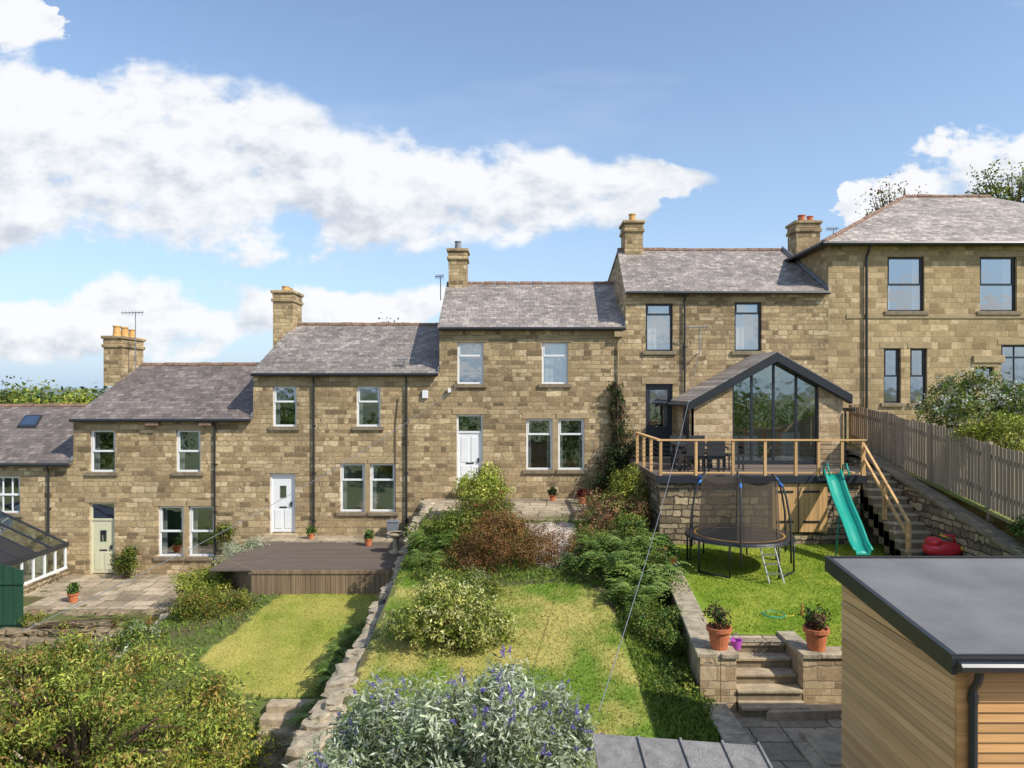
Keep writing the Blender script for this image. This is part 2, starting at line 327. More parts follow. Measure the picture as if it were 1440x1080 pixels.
# ---------------------------------------------------------------- houses
def win_parts(par,holes,fy,fmat,split=0.5,curt='side'):
    fr=MB(); gl=MB(); cu=MB(); li=MB(); si=MB()
    for h in holes:
        x0,x1,z0,z1=h[:4]; o=h[4] if len(h)>4 else {}
        if o.get('door'): continue
        y0=fy+0.09; y1=fy+0.15; w_=0.065
        fr.box(x0,x0+w_,y0,y1,z0,z1); fr.box(x1-w_,x1,y0,y1,z0,z1); fr.box(x0+w_,x1-w_,y0,y1,z0,z0+w_); fr.box(x0+w_,x1-w_,y0,y1,z1-w_,z1)
        sp=o.get('split',split)
        if sp:
            zs=z0+(z1-z0)*sp; fr.box(x0+w_,x1-w_,y0-0.012,y1-0.01,zs-0.03,zs+0.03)
            fr.box(x0+w_,x0+w_+0.03,y0-0.01,y0+0.03,zs+0.03,z1-w_); fr.box(x1-w_-0.03,x1-w_,y0-0.01,y0+0.03,zs+0.03,z1-w_)
        for q in o.get('bars',[]):
            xs=x0+(x1-x0)*q; fr.box(xs-0.015,xs+0.015,y0+0.01,y1-0.02,z0+w_,z1-w_)
        gl.poly((x0+w_,y0+0.035,z0+w_),(x1-w_,y0+0.035,z0+w_),(x1-w_,y0+0.035,z1-w_),(x0+w_,y0+0.035,z1-w_))
        cw=(x1-x0)*0.2; c=o.get('curt',curt)
        def wavy(a,b_,za,zb):
            n_=10
            for i in range(n_):
                xa=a+(b_-a)*i/n_; xb=a+(b_-a)*(i+1)/n_; ya=fy+0.32+0.02*(i%2); yb=fy+0.32+0.02*((i+1)%2)
                cu.poly((xa,ya,za),(xb,yb,za),(xb,yb,zb),(xa,ya,zb))
        if c=='side': wavy(x0,x0+cw,z0-0.05,z1+0.05); wavy(x1-cw,x1,z0-0.05,z1+0.05)
        elif c=='blind': wavy(x0-0.02,x1+0.02,z0+(z1-z0)*0.62,z1+0.05)
        elif c=='full': wavy(x0-0.05,x1+0.05,z0-0.05,z1+0.05)
    for h in holes:
        x0,x1,z0,z1=h[:4]; o=h[4] if len(h)>4 else {}
        if not o.get('nolintel'): li.box(x0-o.get('ll',0.14),x1+o.get('lr',0.14),fy-0.015,fy+0.08,z1+0.004,z1+0.2)
        if not o.get('door'): si.box(x0-o.get('ll',0.12),x1+o.get('lr',0.12),fy-0.07,fy+0.1,z0-0.12,z0+0.006)
    if fr.v: fr.obj('window_frames',fmat,par)
    if gl.v: gl.obj('window_glass',M_GLASS,par,fix=False)
    if cu.v: cu.obj('curtains',M_CURT,par,fix=False)
    if li.v: li.obj('lintels',M_DRESS,par,bevel=0.01)
    if si.v: si.obj('sills',M_SILL,par,bevel=0.01)
def wall_holes(par,name,x0,x1,z0,z1,fy,holes,mat,rd=0.16,top=None):
    b=MB(); xs=sorted(set([x0,x1]+[h[0] for h in holes]+[h[1] for h in holes])); zs=sorted(set([z0,z1]+[h[2] for h in holes]+[h[3] for h in holes]))
    xs=[x for x in xs if x0<=x<=x1]; zs=[z for z in zs if z0<=z<=z1]
    for i in range(len(xs)-1):
        for j in range(len(zs)-1):
            cx=(xs[i]+xs[i+1])/2; cz=(zs[j]+zs[j+1])/2
            if any(h[0]<cx<h[1] and h[2]<cz<h[3] for h in holes): continue
            b.poly((xs[i],fy,zs[j]),(xs[i+1],fy,zs[j]),(xs[i+1],fy,zs[j+1]),(xs[i],fy,zs[j+1]))
    for h in holes:
        a,c,d,e=h[:4]
        b.poly((a,fy,d),(a,fy+rd,d),(a,fy+rd,e),(a,fy,e)); b.poly((c,fy,d),(c,fy,e),(c,fy+rd,e),(c,fy+rd,d))
        b.poly((a,fy,e),(a,fy+rd,e),(c,fy+rd,e),(c,fy,e)); b.poly((a,fy,d),(c,fy,d),(c,fy+rd,d),(a,fy+rd,d))
    return b.obj(name,mat,par,fix=False)
def door(par,x0,x1,z0,z1,fy,mat,trans=0.25,lite=None):
    b=MB(); g=MB(); k=MB(); y0=fy+0.08; w_=0.06; zt=z1-(z1-z0)*trans if trans else z1-w_
    b.box(x0,x0+w_,y0,y0+0.08,z0,z1); b.box(x1-w_,x1,y0,y0+0.08,z0,z1); b.box(x0+w_,x1-w_,y0,y0+0.08,z1-w_,z1)
    if trans:
        b.box(x0+w_,x1-w_,y0,y0+0.08,zt-0.03,zt+0.03); g.poly((x0+w_,y0+0.04,zt+0.03),(x1-w_,y0+0.04,zt+0.03),(x1-w_,y0+0.04,z1-w_),(x0+w_,y0+0.04,z1-w_))
        zt-=0.03
    ya=y0+0.03; b.box(x0+w_,x1-w_,ya,ya+0.05,z0+0.03,zt)
    xm=(x0+x1)/2; H=zt-z0
    for (a,c) in ((x0+w_+0.09,xm-0.05),(xm+0.05,x1-w_-0.09)):
        for (p,q) in ((0.08,0.40),(0.47,0.92)):
            if lite and p>0.4 : continue
            b.box(a,c,ya-0.015,ya,z0+H*p,z0+H*q)
    if lite=='small':
        g.poly((xm-0.11,ya-0.012,z0+H*0.6),(xm+0.11,ya-0.012,z0+H*0.6),(xm+0.11,ya-0.012,z0+H*0.82),(xm-0.11,ya-0.012,z0+H*0.82)); k.box(xm-0.1,xm+0.1,ya-0.005,ya+0.001,z0+H*0.61,z0+H*0.81)
    if lite=='big':
        g.poly((x0+w_+0.1,ya-0.012,z0+H*0.42),(x1-w_-0.1,ya-0.012,z0+H*0.42),(x1-w_-0.1,ya-0.012,z0+H*0.94),(x0+w_+0.1,ya-0.012,z0+H*0.94)); k.box(x0+w_+0.11,x1-w_-0.11,ya-0.005,ya+0.001,z0+H*0.43,z0+H*0.93)
    k.box(x1-w_-0.12,x1-w_-0.07,ya-0.05,ya-0.016,z0+H*0.46,z0+H*0.54); k.box(xm-0.13,xm+0.13,ya-0.012,ya-0.002,z0+H*0.43,z0+H*0.455)
    b.obj('door_leaf',mat,par); k.obj('door_fittings',M_BLACK,par)
    if g.v: g.obj('door_glass',M_GLASS,par,fix=False)
    s_=MB(); s_.box(x0-0.1,x1+0.1,fy-0.25,fy+0.15,z0-0.15,z0-0.004); s_.obj('doorstep',M_STEP,par,bevel=0.01)
def ridge(par,pts,r=0.10):
    b=MB(); a=Vector(pts[0]); c=Vector(pts[1]); L=(c-a).length; n_=int(L/0.45); d=(c-a)/n_
    for i in range(n_):
        p=a+d*i; j=Vector((0,0,random.uniform(-0.01,0.01))); b.tube([p+d*0.015+j,p+d*0.97+j],r+random.uniform(-0.008,0.008),8)
    b.obj('ridge_tiles',M_RIDGE,par)
def house(name,x0,x1,eave,rz,xl1,xr1,mat,slmat,holes,base,pipes=(),y1=32.0,fmat=M_WHITE,ov=0.16):
    par=empty(name); fy=F; ym=28.0
    wall_holes(par,'front_wall',x0,x1,-9.2,eave,fy,holes,mat)
    b=MB(); b.poly((x0,fy,-9.2),(x0,fy,eave),(xl1,ym,rz-0.03),(x0,y1,eave),(x0,y1,-9.2)); xr=x1-0.06
    b.poly((xr,fy+0.2,-9.2),(xr,fy+0.2,eave-0.03),(xr,ym,rz-0.06),(xr,y1,eave-0.03),(xr,y1,-9.2)); b.poly((x0,y1,-9.2),(x1,y1,-9.2),(x1,y1,eave),(x0,y1,eave)); b.obj('end_walls',mat,par,fix=False)
    r=MB(); k=(rz-eave)/(ym-fy); ze=eave-k*ov+0.06; xa=x0-0.05; xb=x1-0.012
    r.slab([(xa,fy-ov,ze),(xb,fy-ov,ze),(xr1-0.012,ym,rz+0.06),(xl1-0.05,ym,rz+0.06)],0.07)
    r.slab([(xl1-0.05,ym,rz+0.06),(xr1-0.012,ym,rz+0.06),(xb,y1+ov,ze),(xa,y1+ov,ze)],0.07); r.obj('slate_roof',slmat,par,fix=False)
    ridge(par,[(xl1-0.05,ym,rz+0.05),(xr1-0.03,ym,rz+0.05)])
    l=MB(); l.hexa([(xb-0.05,fy-0.1,ze+0.05),(xb-0.002,fy-0.1,ze+0.05),(xr1-0.014,ym,rz+0.1),(xr1-0.07,ym,rz+0.1),(xb-0.03,fy-0.1,ze+0.17),(xb-0.002,fy-0.1,ze+0.17),(xr1-0.014,ym,rz+0.22),(xr1-0.05,ym,rz+0.22)]); l.obj('lead_flashing',M_LEAD,par)
    g=MB(); g.tube([(x0,fy-ov-0.04,eave-0.07),(x1-0.03,fy-ov-0.04,eave-0.07)],0.055,8)
    for px,zb in pipes:
        g.tube([(px,fy-ov-0.03,eave-0.1),(px,fy-0.07,eave-0.35),(px,fy-0.07,zb)],0.035,8)
        for zz in np.arange(zb+0.5,eave-0.5,1.6): g.box(px-0.055,px+0.055,fy-0.075,fy,zz,zz+0.06)
    g.obj('gutter_and_downpipes',M_BLACK,par)
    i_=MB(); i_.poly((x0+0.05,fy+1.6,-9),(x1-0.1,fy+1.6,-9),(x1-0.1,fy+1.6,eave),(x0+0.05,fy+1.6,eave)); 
    i_.obj('interior_wall',M_ROOM,par,fix=False)  # dark sheet behind the windows, room shade put into its colour
    win_parts(par,holes,fy,fmat)
    return par
def chimney(name,x0,x1,y0,y1,zb,zt,pots,mat=M_STONE,potmat=M_BUFF,par=None):
    p=par; b=MB(); b.box(x0,x1,y0,y1,zb,zt-0.45); b.obj(name+'_stack',mat,p)
    c=MB(); c.box(x0-0.06,x1+0.06,y0-0.06,y1+0.06,zt-0.45,zt-0.31); c.box(x0-0.02,x1+0.02,y0-0.02,y1+0.02,zt-0.31,zt-0.12); c.box(x0-0.08,x1+0.08,y0-0.08,y1+0.08,zt-0.12,zt); c.obj(name+'_cap',mat,p,bevel=0.03)
    q=MB(); 
    for (px,py,h,r) in pots: q.lathe((px,py,zt-0.005),[(r*1.15,0),(r*1.1,h*0.12),(r,h*0.2),(r*0.85,h*0.85),(r*1.05,h*0.9),(r*1.05,h),(r*0.8,h),(r*0.75,h*0.5)],14)
    q.obj(name+'_pots',potmat,p,smooth=False)
def W(a,b,c,d,**o): return (X(a),X(b),Z(d),Z(c),o)
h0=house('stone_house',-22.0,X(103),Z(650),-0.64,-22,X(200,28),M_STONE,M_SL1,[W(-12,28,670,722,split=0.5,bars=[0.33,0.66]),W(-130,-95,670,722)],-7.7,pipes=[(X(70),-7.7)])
v=MB(); 
def onroof(px,py,eave,rz):
    k=(rz-eave)/4.0; u=(px-720)/1000; vv=(550-py)/1000; d=(eave-k*24+0.09)/(vv-k); return (u*d,d,vv*d)
q=[onroof(a,b,Z(650),-0.64) for a,b in ((24,601),(50,601),(60,585),(36,585))]
v.slab([(p[0],p[1],p[2]+0.05) for p in q],0.1); v.obj('roof_window_frame',M_DARK,h0)
v=MB(); q=[onroof(a,b,Z(650),-0.64) for a,b in ((28,599),(49,599),(56,587),(37,587))]; v.poly(*[(p[0],p[1],p[2]+0.055) for p in q]); v.obj('roof_window_glass',M_GLASS,h0,fix=False)
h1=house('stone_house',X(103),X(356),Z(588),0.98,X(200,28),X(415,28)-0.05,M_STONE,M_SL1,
 [W(126,162,605,664),W(247,282,605,664),W(222,258,712,783,lr=0.06,split=0.5),W(265,302,712,783,ll=0.06,split=0.5),W(125,161,707,808,door=1)],-6.2,pipes=[(X(303),-6.2)])
door(h1,X(125),X(161),Z(808),Z(707),F,M_CREAM,0.24,'small')
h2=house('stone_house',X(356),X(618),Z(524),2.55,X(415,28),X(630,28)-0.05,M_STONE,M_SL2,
 [W(383,417,543,600,split=0.62),W(501,535,543,600,split=0.62),W(478,513,652,720,lr=0.06,split=0.66),W(520,556,652,720,ll=0.06,split=0.66),W(379,415,666,750,door=1)],-4.85,pipes=[(X(442),-4.9),(X(572),-4.9)])
door(h2,X(379),X(415),Z(750),Z(666),F,M_WHITE,0,'small')
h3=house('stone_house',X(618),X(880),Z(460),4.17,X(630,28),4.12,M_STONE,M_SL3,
 [W(643,680,481,540,split=0.68,curt='blind'),W(762,799,481,540,split=0.68,curt='full'),W(740,777,589,661,lr=0.06,split=0.70),W(785,822,589,661,ll=0.06,split=0.70),W(642,679,583,686,door=1)],-3.6)
door(h3,X(642),X(679),Z(686),Z(583),F,M_WHITE,0.24)
h4=house('stone_house',X(880),X(1165),Z(410),5.49,4.2,X(1165),M_STONE,M_SL3,
 [W(908,946,427,494,split=0.78,curt='full'),W(1033,1071,425,494,split=0.78,curt='full'),W(908,946,540,644,door=1)],-2.25,pipes=[(X(962),-2.25)],fmat=M_DARK)
door(h4,X(908),X(946),Z(642),Z(540),F,M_DARK,0,'big')
for par,(a,b_,c,d) in ((h1,(258,265,712,783)),(h2,(513,520,652,720)),(h3,(777,785,589,661))):
    m_=MB(); m_.box(X(a)-0.0,X(b_),F-0.012,F-0.001,Z(d)+0.01,Z(c)-0.0); m_.obj('stone_mullion',M_DRESS,par)
b=MB(); b.box(X(594),X(602),F-0.09,F-0.002,Z(560),Z(549)); b.box(X(630),X(634),F-0.14,F-0.002,Z(552),Z(546)); b.obj('alarm_box',M_WHITE,h2,bevel=0.01)
b=MB(); b.box(X(208),X(226),F-0.2,F-0.001,Z(598),Z(593)); b.box(X(283),X(300),F-0.2,F-0.001,Z(598),Z(593)); b.obj('eaves_brackets',M_RIDGE,h1)
b=MB(); b.box(X(863),X(875),F-0.2,F-0.002,Z(474),Z(466)); b.tube([(X(869),F-0.06,Z(474)),(X(869),F-0.06,Z(540))],0.03,8); b.obj('rainwater_hopper',M_DRESS,h3)
b=MB(); b.tube([(X(556),F-0.03,Z(735)),(X(556),F-0.03,Z(600)),(X(560),F-0.03,Z(560))],0.012,6); b.obj('wall_cables',M_BLACK,h2)
chimney('chimney',X(160,28),X(185,28),27.3,28.9,0.2,Z(474,28),[(X(172,28)-0.05,27.7,0.42,0.14),(X(172,28)-0.05,28.25,0.42,0.14),(X(172,28),28.7,0.36,0.13)],par=h1)
chimney('chimney',X(391,28),X(418,28),27.4,28.6,1.7,Z(411,28),[(X(404,28),27.8,0.2,0.15),(X(404,28),28.3,0.2,0.13)],par=h2)
chimney('chimney',X(632,28),X(657,28),27.6,28.5,3.4,Z(352,28),[(X(644,28),28.0,0.35,0.13)],potmat=M_LEAD,par=h3)
chimney('chimney',X(876,28),X(901,28),27.5,28.5,4.4,Z(314,28),[(X(889,28),28.0,0.36,0.14)],potmat=M_BUFF,par=h4)
h5=empty('stone_house'); x0=X(1165); x1=24.0; ev=Z(345)
H5=[W(1248,1300,361,438,split=0.5,curt='side'),W(1378,1430,361,438,split=0.5,curt='side'),W(1510,1560,361,438,split=0.5),W(1243,1267,490,567,split=0.5,lr=0.1),W(1280,1304,490,567,split=0.5,ll=0.1),W(1372,1398,516,535,split=0),W(1408,1450,485,572,split=0.8,bars=[0.5]),W(1500,1560,490,560)]
wall_holes(h5,'front_wall',x0,x1,-9.2,ev,F,H5,M_STONE5); win_parts(h5,H5,F,M_DARK)
b=MB(); b.poly((x0,F,-9.2),(x0,34,-9.2),(x0,34,ev),(x0,F,ev)); b.poly((x1,F,-9.2),(x1,34,-9.2),(x1,34,ev),(x1,F,ev)); b.poly((x0,34,-9.2),(x1,34,-9.2),(x1,34,ev),(x0,34,ev)); b.obj('side_walls',M_STONE5,h5,fix=False)
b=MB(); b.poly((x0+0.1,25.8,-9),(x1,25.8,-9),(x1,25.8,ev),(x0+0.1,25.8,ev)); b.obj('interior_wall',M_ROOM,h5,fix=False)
o_=0.3; e=[(x0-o_,F-o_,ev+0.03),(x1+o_,F-o_,ev+0.03),(x1+o_,34+o_,ev+0.03),(x0-o_,34+o_,ev+0.03)]; R0=(X(1272,29),29,Z(277,29)); R1=(19.0+0.5,29,Z(277,29))
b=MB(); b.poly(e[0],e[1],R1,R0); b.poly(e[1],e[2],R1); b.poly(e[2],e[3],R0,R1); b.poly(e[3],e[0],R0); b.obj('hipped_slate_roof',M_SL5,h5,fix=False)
ridge(h5,[R0,R1]); ridge(h5,[(e[0][0],e[0][1],e[0][2]+0.03),R0],0.07)
b=MB(); b.box(x0-o_,x1+o_,F-o_,34+o_,ev-0.03,ev+0.02); b.tube([(x0-o_-0.05,F-o_-0.06,ev),(x1,F-o_-0.06,ev)],0.065,8); b.tube([(x0-o_-0.06,F-o_,ev),(x0-o_-0.06,34,ev)],0.065,8)
for pp in (1217,): b.tube([(X(pp),F-o_-0.03,ev-0.05),(X(pp),F-0.08,ev-0.4),(X(pp),F-0.08,-1.2)],0.045,8)
b.obj('eaves_and_gutters',M_BLACK,h5)
b=MB(); b.box(x0+0.6,x1,F-0.03,F+0.05,Z(448),Z(442)); b.box(X(1368),X(1412),F-0.06,F+0.05,Z(510),Z(500)); b.obj('string_course',M_DRESS,h5,bevel=0.01)
b=MB(); b.tube([R0,(R0[0],29,R0[2]+0.35)],[0.06,0.02],8); b.obj('finial',M_RIDGE,h5)
chimney('chimney',X(1120,28),X(1157,28)-0.1,28,28.9,4.2,Z(310,28),[(X(1133,28),28.4,0.3,0.15),(X(1145,28),28.4,0.26,0.13)],potmat=M_POT,par=h5)
# ---------------------------------------------------------------- extension
ex=empty('garden_room_extension'); fy=21.7
xl,xr_=5.55,10.1; xa=8.02; za=1.12; zl=-0.27; gz=-2.22
sl_=(za-zl)/(xa-xl)
gl0,gl1=X(1030,fy),X(1152,fy)
def rake(x): return za-0.2-abs(x-xa)*sl_*0.98
b=MB()
def pier(a,c):
    b.hexa([(a,fy,-4.4),(c,fy,-4.4),(c,fy+0.3,-4.4),(a,fy+0.3,-4.4),(a,fy,rake(a)),(c,fy,rake(c)),(c,fy+0.3,rake(c)),(a,fy+0.3,rake(a))])
pier(xl,gl0); pier(gl1,xr_)
b.obj('stone_piers',M_NSTONE,ex)
b=MB(); b.poly((xl,fy+0.01,-4.4),(xl,F-0.01,-4.4),(xl,F-0.01,zl-0.15),(xl,fy+0.01,zl-0.15)); b.poly((xr_,fy+0.01,-4.4),(xr_,F-0.01,-4.4),(xr_,F-0.01,zl-0.15),(xr_,fy+0.01,zl-0.15)); b.obj('side_walls',M_NSTONE,ex,fix=False)
b=MB(); t_=0.07
for mxx in (gl0,X(1057,fy),X(1088,fy),X(1120,fy),gl1-t_): b.box(mxx,mxx+t_,fy+0.1,fy+0.18,gz,rake(mxx+t_/2)-0.04)
b.box(gl0,gl1,fy+0.09,fy+0.17,gz,gz+0.1)
b.obj('glazing_frames',M_DARK,ex)
b=MB(); b.poly((gl0,fy+0.13,gz),(gl1,fy+0.13,gz),(gl1,fy+0.13,rake(gl1)),(xa,fy+0.13,rake(xa)),(gl0,fy+0.13,rake(gl0))); b.obj('gable_glass',M_GLASSD,ex,fix=False)
b=MB(); f0=fy-0.2
for sgn,xe in ((-1,xl-0.2),(1,xr_+0.2)):
    ze=za-abs(xe-xa)*sl_
    b.hexa([(xe,f0,ze-0.2),(xa,f0,za-0.22),(xa,f0+0.05,za-0.22),(xe,f0+0.05,ze-0.2),(xe,f0,ze+0.05),(xa,f0,za+0.06),(xa,f0+0.05,za+0.06),(xe,f0+0.05,ze+0.05)])
    b.hexa([(xe,f0+0.06,ze-0.22),(xa,f0+0.06,za-0.24),(xa,fy+0.1,za-0.24),(xe,fy+0.1,ze-0.22),(xe,f0+0.06,ze-0.1),(xa,f0+0.06,za-0.1),(xa,fy+0.1,za-0.1),(xe,fy+0.1,ze-0.1)])
b.tube([(xl-0.24,f0,zl-0.15),(xl-0.24,F,zl-0.15)],0.06,8); b.tube([(xr_+0.24,f0,zl-0.3),(xr_+0.24,F,zl-0.3)],0.06,8); b.tube([(xr_+0.05,fy-0.05,zl-0.35),(xr_+0.05,fy-0.05,-2.3)],0.035,8)
b.obj('bargeboards',M_TRIM,ex)
b=MB(); z1_=za-(xa-(xl-0.2))*sl_; z2_=za-((xr_+0.2)-xa)*sl_
b.slab([(xl-0.2,f0+0.02,z1_+0.08),(xa,f0+0.02,za+0.09),(xa,F-0.01,za+0.09),(xl-0.2,F-0.01,z1_+0.08)],0.06); b.slab([(xa,f0+0.02,za+0.09),(xr_+0.2,f0+0.02,z2_+0.08),(xr_+0.2,F-0.01,z2_+0.08),(xa,F-0.01,za+0.09)],0.06)
b.obj('extension_roof',M_SL3,ex,fix=False)
b=MB(); b.box(xl+0.1,xr_-0.1,fy+0.4,F-0.02,gz-0.05,gz); b.box(xl+1.4,xl+2.4,23.0,23.5,gz,gz+0.75); b.box(xl+3,xl+3.6,22.6,23.2,gz,gz+0.9); b.obj('interior_furniture',M_CURT,ex)
b=MB(); b.box(xl-0.02,xl-0.004,22.3,23.0,-1.6,-0.5); b.obj('side_window',M_DARK,ex)
# ---------------------------------------------------------------- terrain
def interp(y,pts): return float(np.interp(y,[p[0] for p in pts],[p[1] for p in pts]))
def nz(x,y,s=1.0,seed=0): return noise.noise(Vector((x*s,y*s,seed)))
def h1f(x,y): return interp(y,[(2,-7.8),(8,-7.4),(17.5,-7.0),(19.3,-6.9),(19.7,-6.22),(24,-6.22)])+0.04*nz(x,y)
def h2f(x,y): return interp(y,[(2,-7.6),(6,-7.4),(13,-6.9),(14,-6.1),(19.4,-5.52),(24,-5.52)])+0.02*nz(x,y)
def h3f(x,y):
    b_=interp(y,[(2,-5.8),(6,-5.35),(10,-4.9),(16.6,-4.12),(20.3,-3.8),(20.9,-3.7),(24,-3.7)])
    if y<17: b_-=max(0,x-1.9)*0.3*min(1,(17-y)/3)
    return b_+0.03*nz(x,y,0.8)
def h4f(x,y): return interp(y,[(11,-4.38),(19,-4.1),(24,-4.1)])+0.012*nz(x,y)
def h5f(x,y): return interp(y,[(2,-4.0),(10,-3.4),(15,-2.9),(24,-1.5),(30,-1.3)])
def inpoly(x,y,pl):
    r=False; n_=len(pl)
    for i in range(n_):
        x1_,y1_=pl[i]; x2_,y2_=pl[(i+1)%n_]
        if (y1_>y)!=(y2_>y) and x<(x2_-x1_)*(y-y1_)/(y2_-y1_)+x1_: r=not r
    return r
A_=lambda *c: np.array(lin(*c)[:3])
G_SOIL=A_(96,86,60)
def mixc(a,b,f): f=max(0,min(1,f)); return a*(1-f)+b*f
L2=[(-6.25,19.4),(-3.2,19.6),(-3.9,16.7),(-4.0,14.1),(-5.4,14.2),(-6.9,15.7)]
L3=[(-2.5,20.4),(-1.7,20.4),(-1.6,15.8),(-0.4,15.5),(1.7,15.7),(2.2,13.5),(2.5,11),(2.6,5),(-2.5,5)]
PATH=[(0.3,20.4),(1.75,20.4),(1.9,18.5),(1.5,16.9),(1.0,16.4),(0.55,16.7),(0.6,18.5)]
C=dict(a=A_(150,160,62),b=A_(196,184,98),c=A_(116,142,46),d=A_(188,176,98),e=A_(122,150,36),f=A_(168,176,66),g=A_(96,110,50),h=A_(205,190,175),i=A_(150,136,120))
def c_lawn2(x,y):
    f=0.5+0.9*nz(x,y,0.55,1)+0.5*nz(x,y,2.2,2); c=mixc(C['a'],C['b'],f)
    if abs((x*0.97+y*0.25)%0.9-0.45)<0.22: c=c*0.94
    return c*0.85
def c_lawn3(x,y):
    f=0.40+1.3*nz(x,y,0.6,5)+0.8*nz(x,y,2.0,6)+0.3*nz(x,y,6,6); return mixc(C['c'],C['d'],f)*0.84
def c_lawn4(x,y):
    f=0.4+1.0*nz(x,y,0.7,9)+0.6*nz(x,y,2.6,9)+0.3*nz(x,y,7,6); return mixc(C['e'],C['f'],f)*0.85
def c2(x,y): return c_lawn2(x,y) if inpoly(x+0.08*nz(x,y,4),y+0.08*nz(x,y,4,3),L2) else mixc(G_SOIL,C['g'],0.5+nz(x,y,1.5))
def c3(x,y):
    if inpoly(x+0.2*nz(x,y,4,8),y+0.2*nz(x,y,4,7),PATH): return mixc(C['h'],C['i'],0.4+nz(x,y,8)*1.2)
    return c_lawn3(x,y) if inpoly(x+0.12*nz(x,y,3),y+0.1*nz(x,y,3,3),L3) else mixc(G_SOIL,C['g'],0.5+nz(x,y,1.5))
def c1(x,y): return mixc(G_SOIL,C['g'],0.45+nz(x,y,1.2))
def c4(x,y): return c_lawn4(x,y)
def c5(x,y): return mixc(A_(110,125,55),A_(150,145,90),0.5+nz(x,y,0.7))*0.8
def terrain(name,x0,x1,y0,y1,st,hf,cf,left=None,right=None):
    nx=int((x1-x0)/st)+1; ny=int((y1-y0)/st)+1; vs=[]; cs=[]; fs=[]
    for j in range(ny+1):
        y=y0+(y1-y0)*j/ny; xa_=left(y) if left else x0; xb_=right(y) if right else x1
        for i in range(nx+1):
            x=xa_+(xb_-xa_)*i/nx; vs.append((x,y,hf(x,y))); c=cf(x,y); cs+= [c[0],c[1],c[2],1]
    for j in range(ny):
        for i in range(nx): a=j*(nx+1)+i; fs.append((a,a+1,a+nx+2,a+nx+1))
    me=bpy.data.meshes.new(name); me.from_pydata(vs,[],fs); at=me.color_attributes.new('Col','FLOAT_COLOR','POINT'); at.data.foreach_set('color',cs); me.materials.append(M_GRND)
    me.polygons.foreach_set('use_smooth',[True]*len(fs)); o=bpy.data.objects.new(name,me); scene.collection.objects.link(o); return o
terrain('garden_ground',-14.9,-8.85,2,24,0.2,h1f,c1)
terrain('garden_ground',-8.7,-2.85,2,24,0.12,h2f,c2)
wl=lambda y: float(np.interp(y,[11.6,17.3,24],[3.25,3.85,3.9]))
terrain('garden_ground',-2.6,3.9,2,24,0.08,h3f,c3,right=lambda y: wl(y) if y>11.6 else 3.3)
terrain('lawn',3.4,10.6,12.62,19.05,0.12,h4f,c4,left=lambda y: wl(y))
terrain('lawn',4.9,10.6,11.7,12.62,0.15,h4f,c4)
terrain('garden_ground',10.7,30,2,24,0.4,h5f,c5)
terrain('garden_ground',-30,-15.0,2,24,0.5,lambda x,y:-7.75+0.05*nz(x,y),c1)
m,t,b_,o=newmat('fields'); co=objco(t); n1=t.noise(co,0.006,4); b_.inputs['Roughness'].default_value=1
t.put(b_.inputs['Base Color'],t.ramp(n1,[(0.35,(0.06,0.085,0.03,1)),(0.5,(0.13,0.14,0.05,1)),(0.65,(0.09,0.12,0.04,1))]))
g=MB(); g.poly((-4000,-4000,-9.3),(4000,-4000,-9.3),(4000,4000,-9.3),(-4000,4000,-9.3)); g.obj('ground',m,fix=False)
mh,t,b_,o=newmat('distant_hills'); co=objco(t); n1=t.noise(co,0.012,4); b_.inputs['Roughness'].default_value=1
t.put(b_.inputs['Base Color'],t.ramp(n1,[(0.35,(0.10,0.14,0.13,1)),(0.5,(0.18,0.21,0.17,1)),(0.65,(0.13,0.17,0.15,1))]))
g=MB(); n_=160
for i in range(n_):
    for rr,(R_,base) in enumerate(((1100,-9.4),(1700,0.0),(2600,3.0))):
        a=2*math.pi*i/n_; z_=base if rr==0 else base+8*noise.noise(Vector((math.cos(a)*3,math.sin(a)*3,rr)))
        g.v.append((R_*math.cos(a),R_*math.sin(a),z_))
for i in range(n_):
    for rr in range(2):
        a=i*3+rr; b2=((i+1)%n_)*3+rr; g.f.append((a,b2,b2+1,a+1))
g.obj('hills',mh,smooth=True)
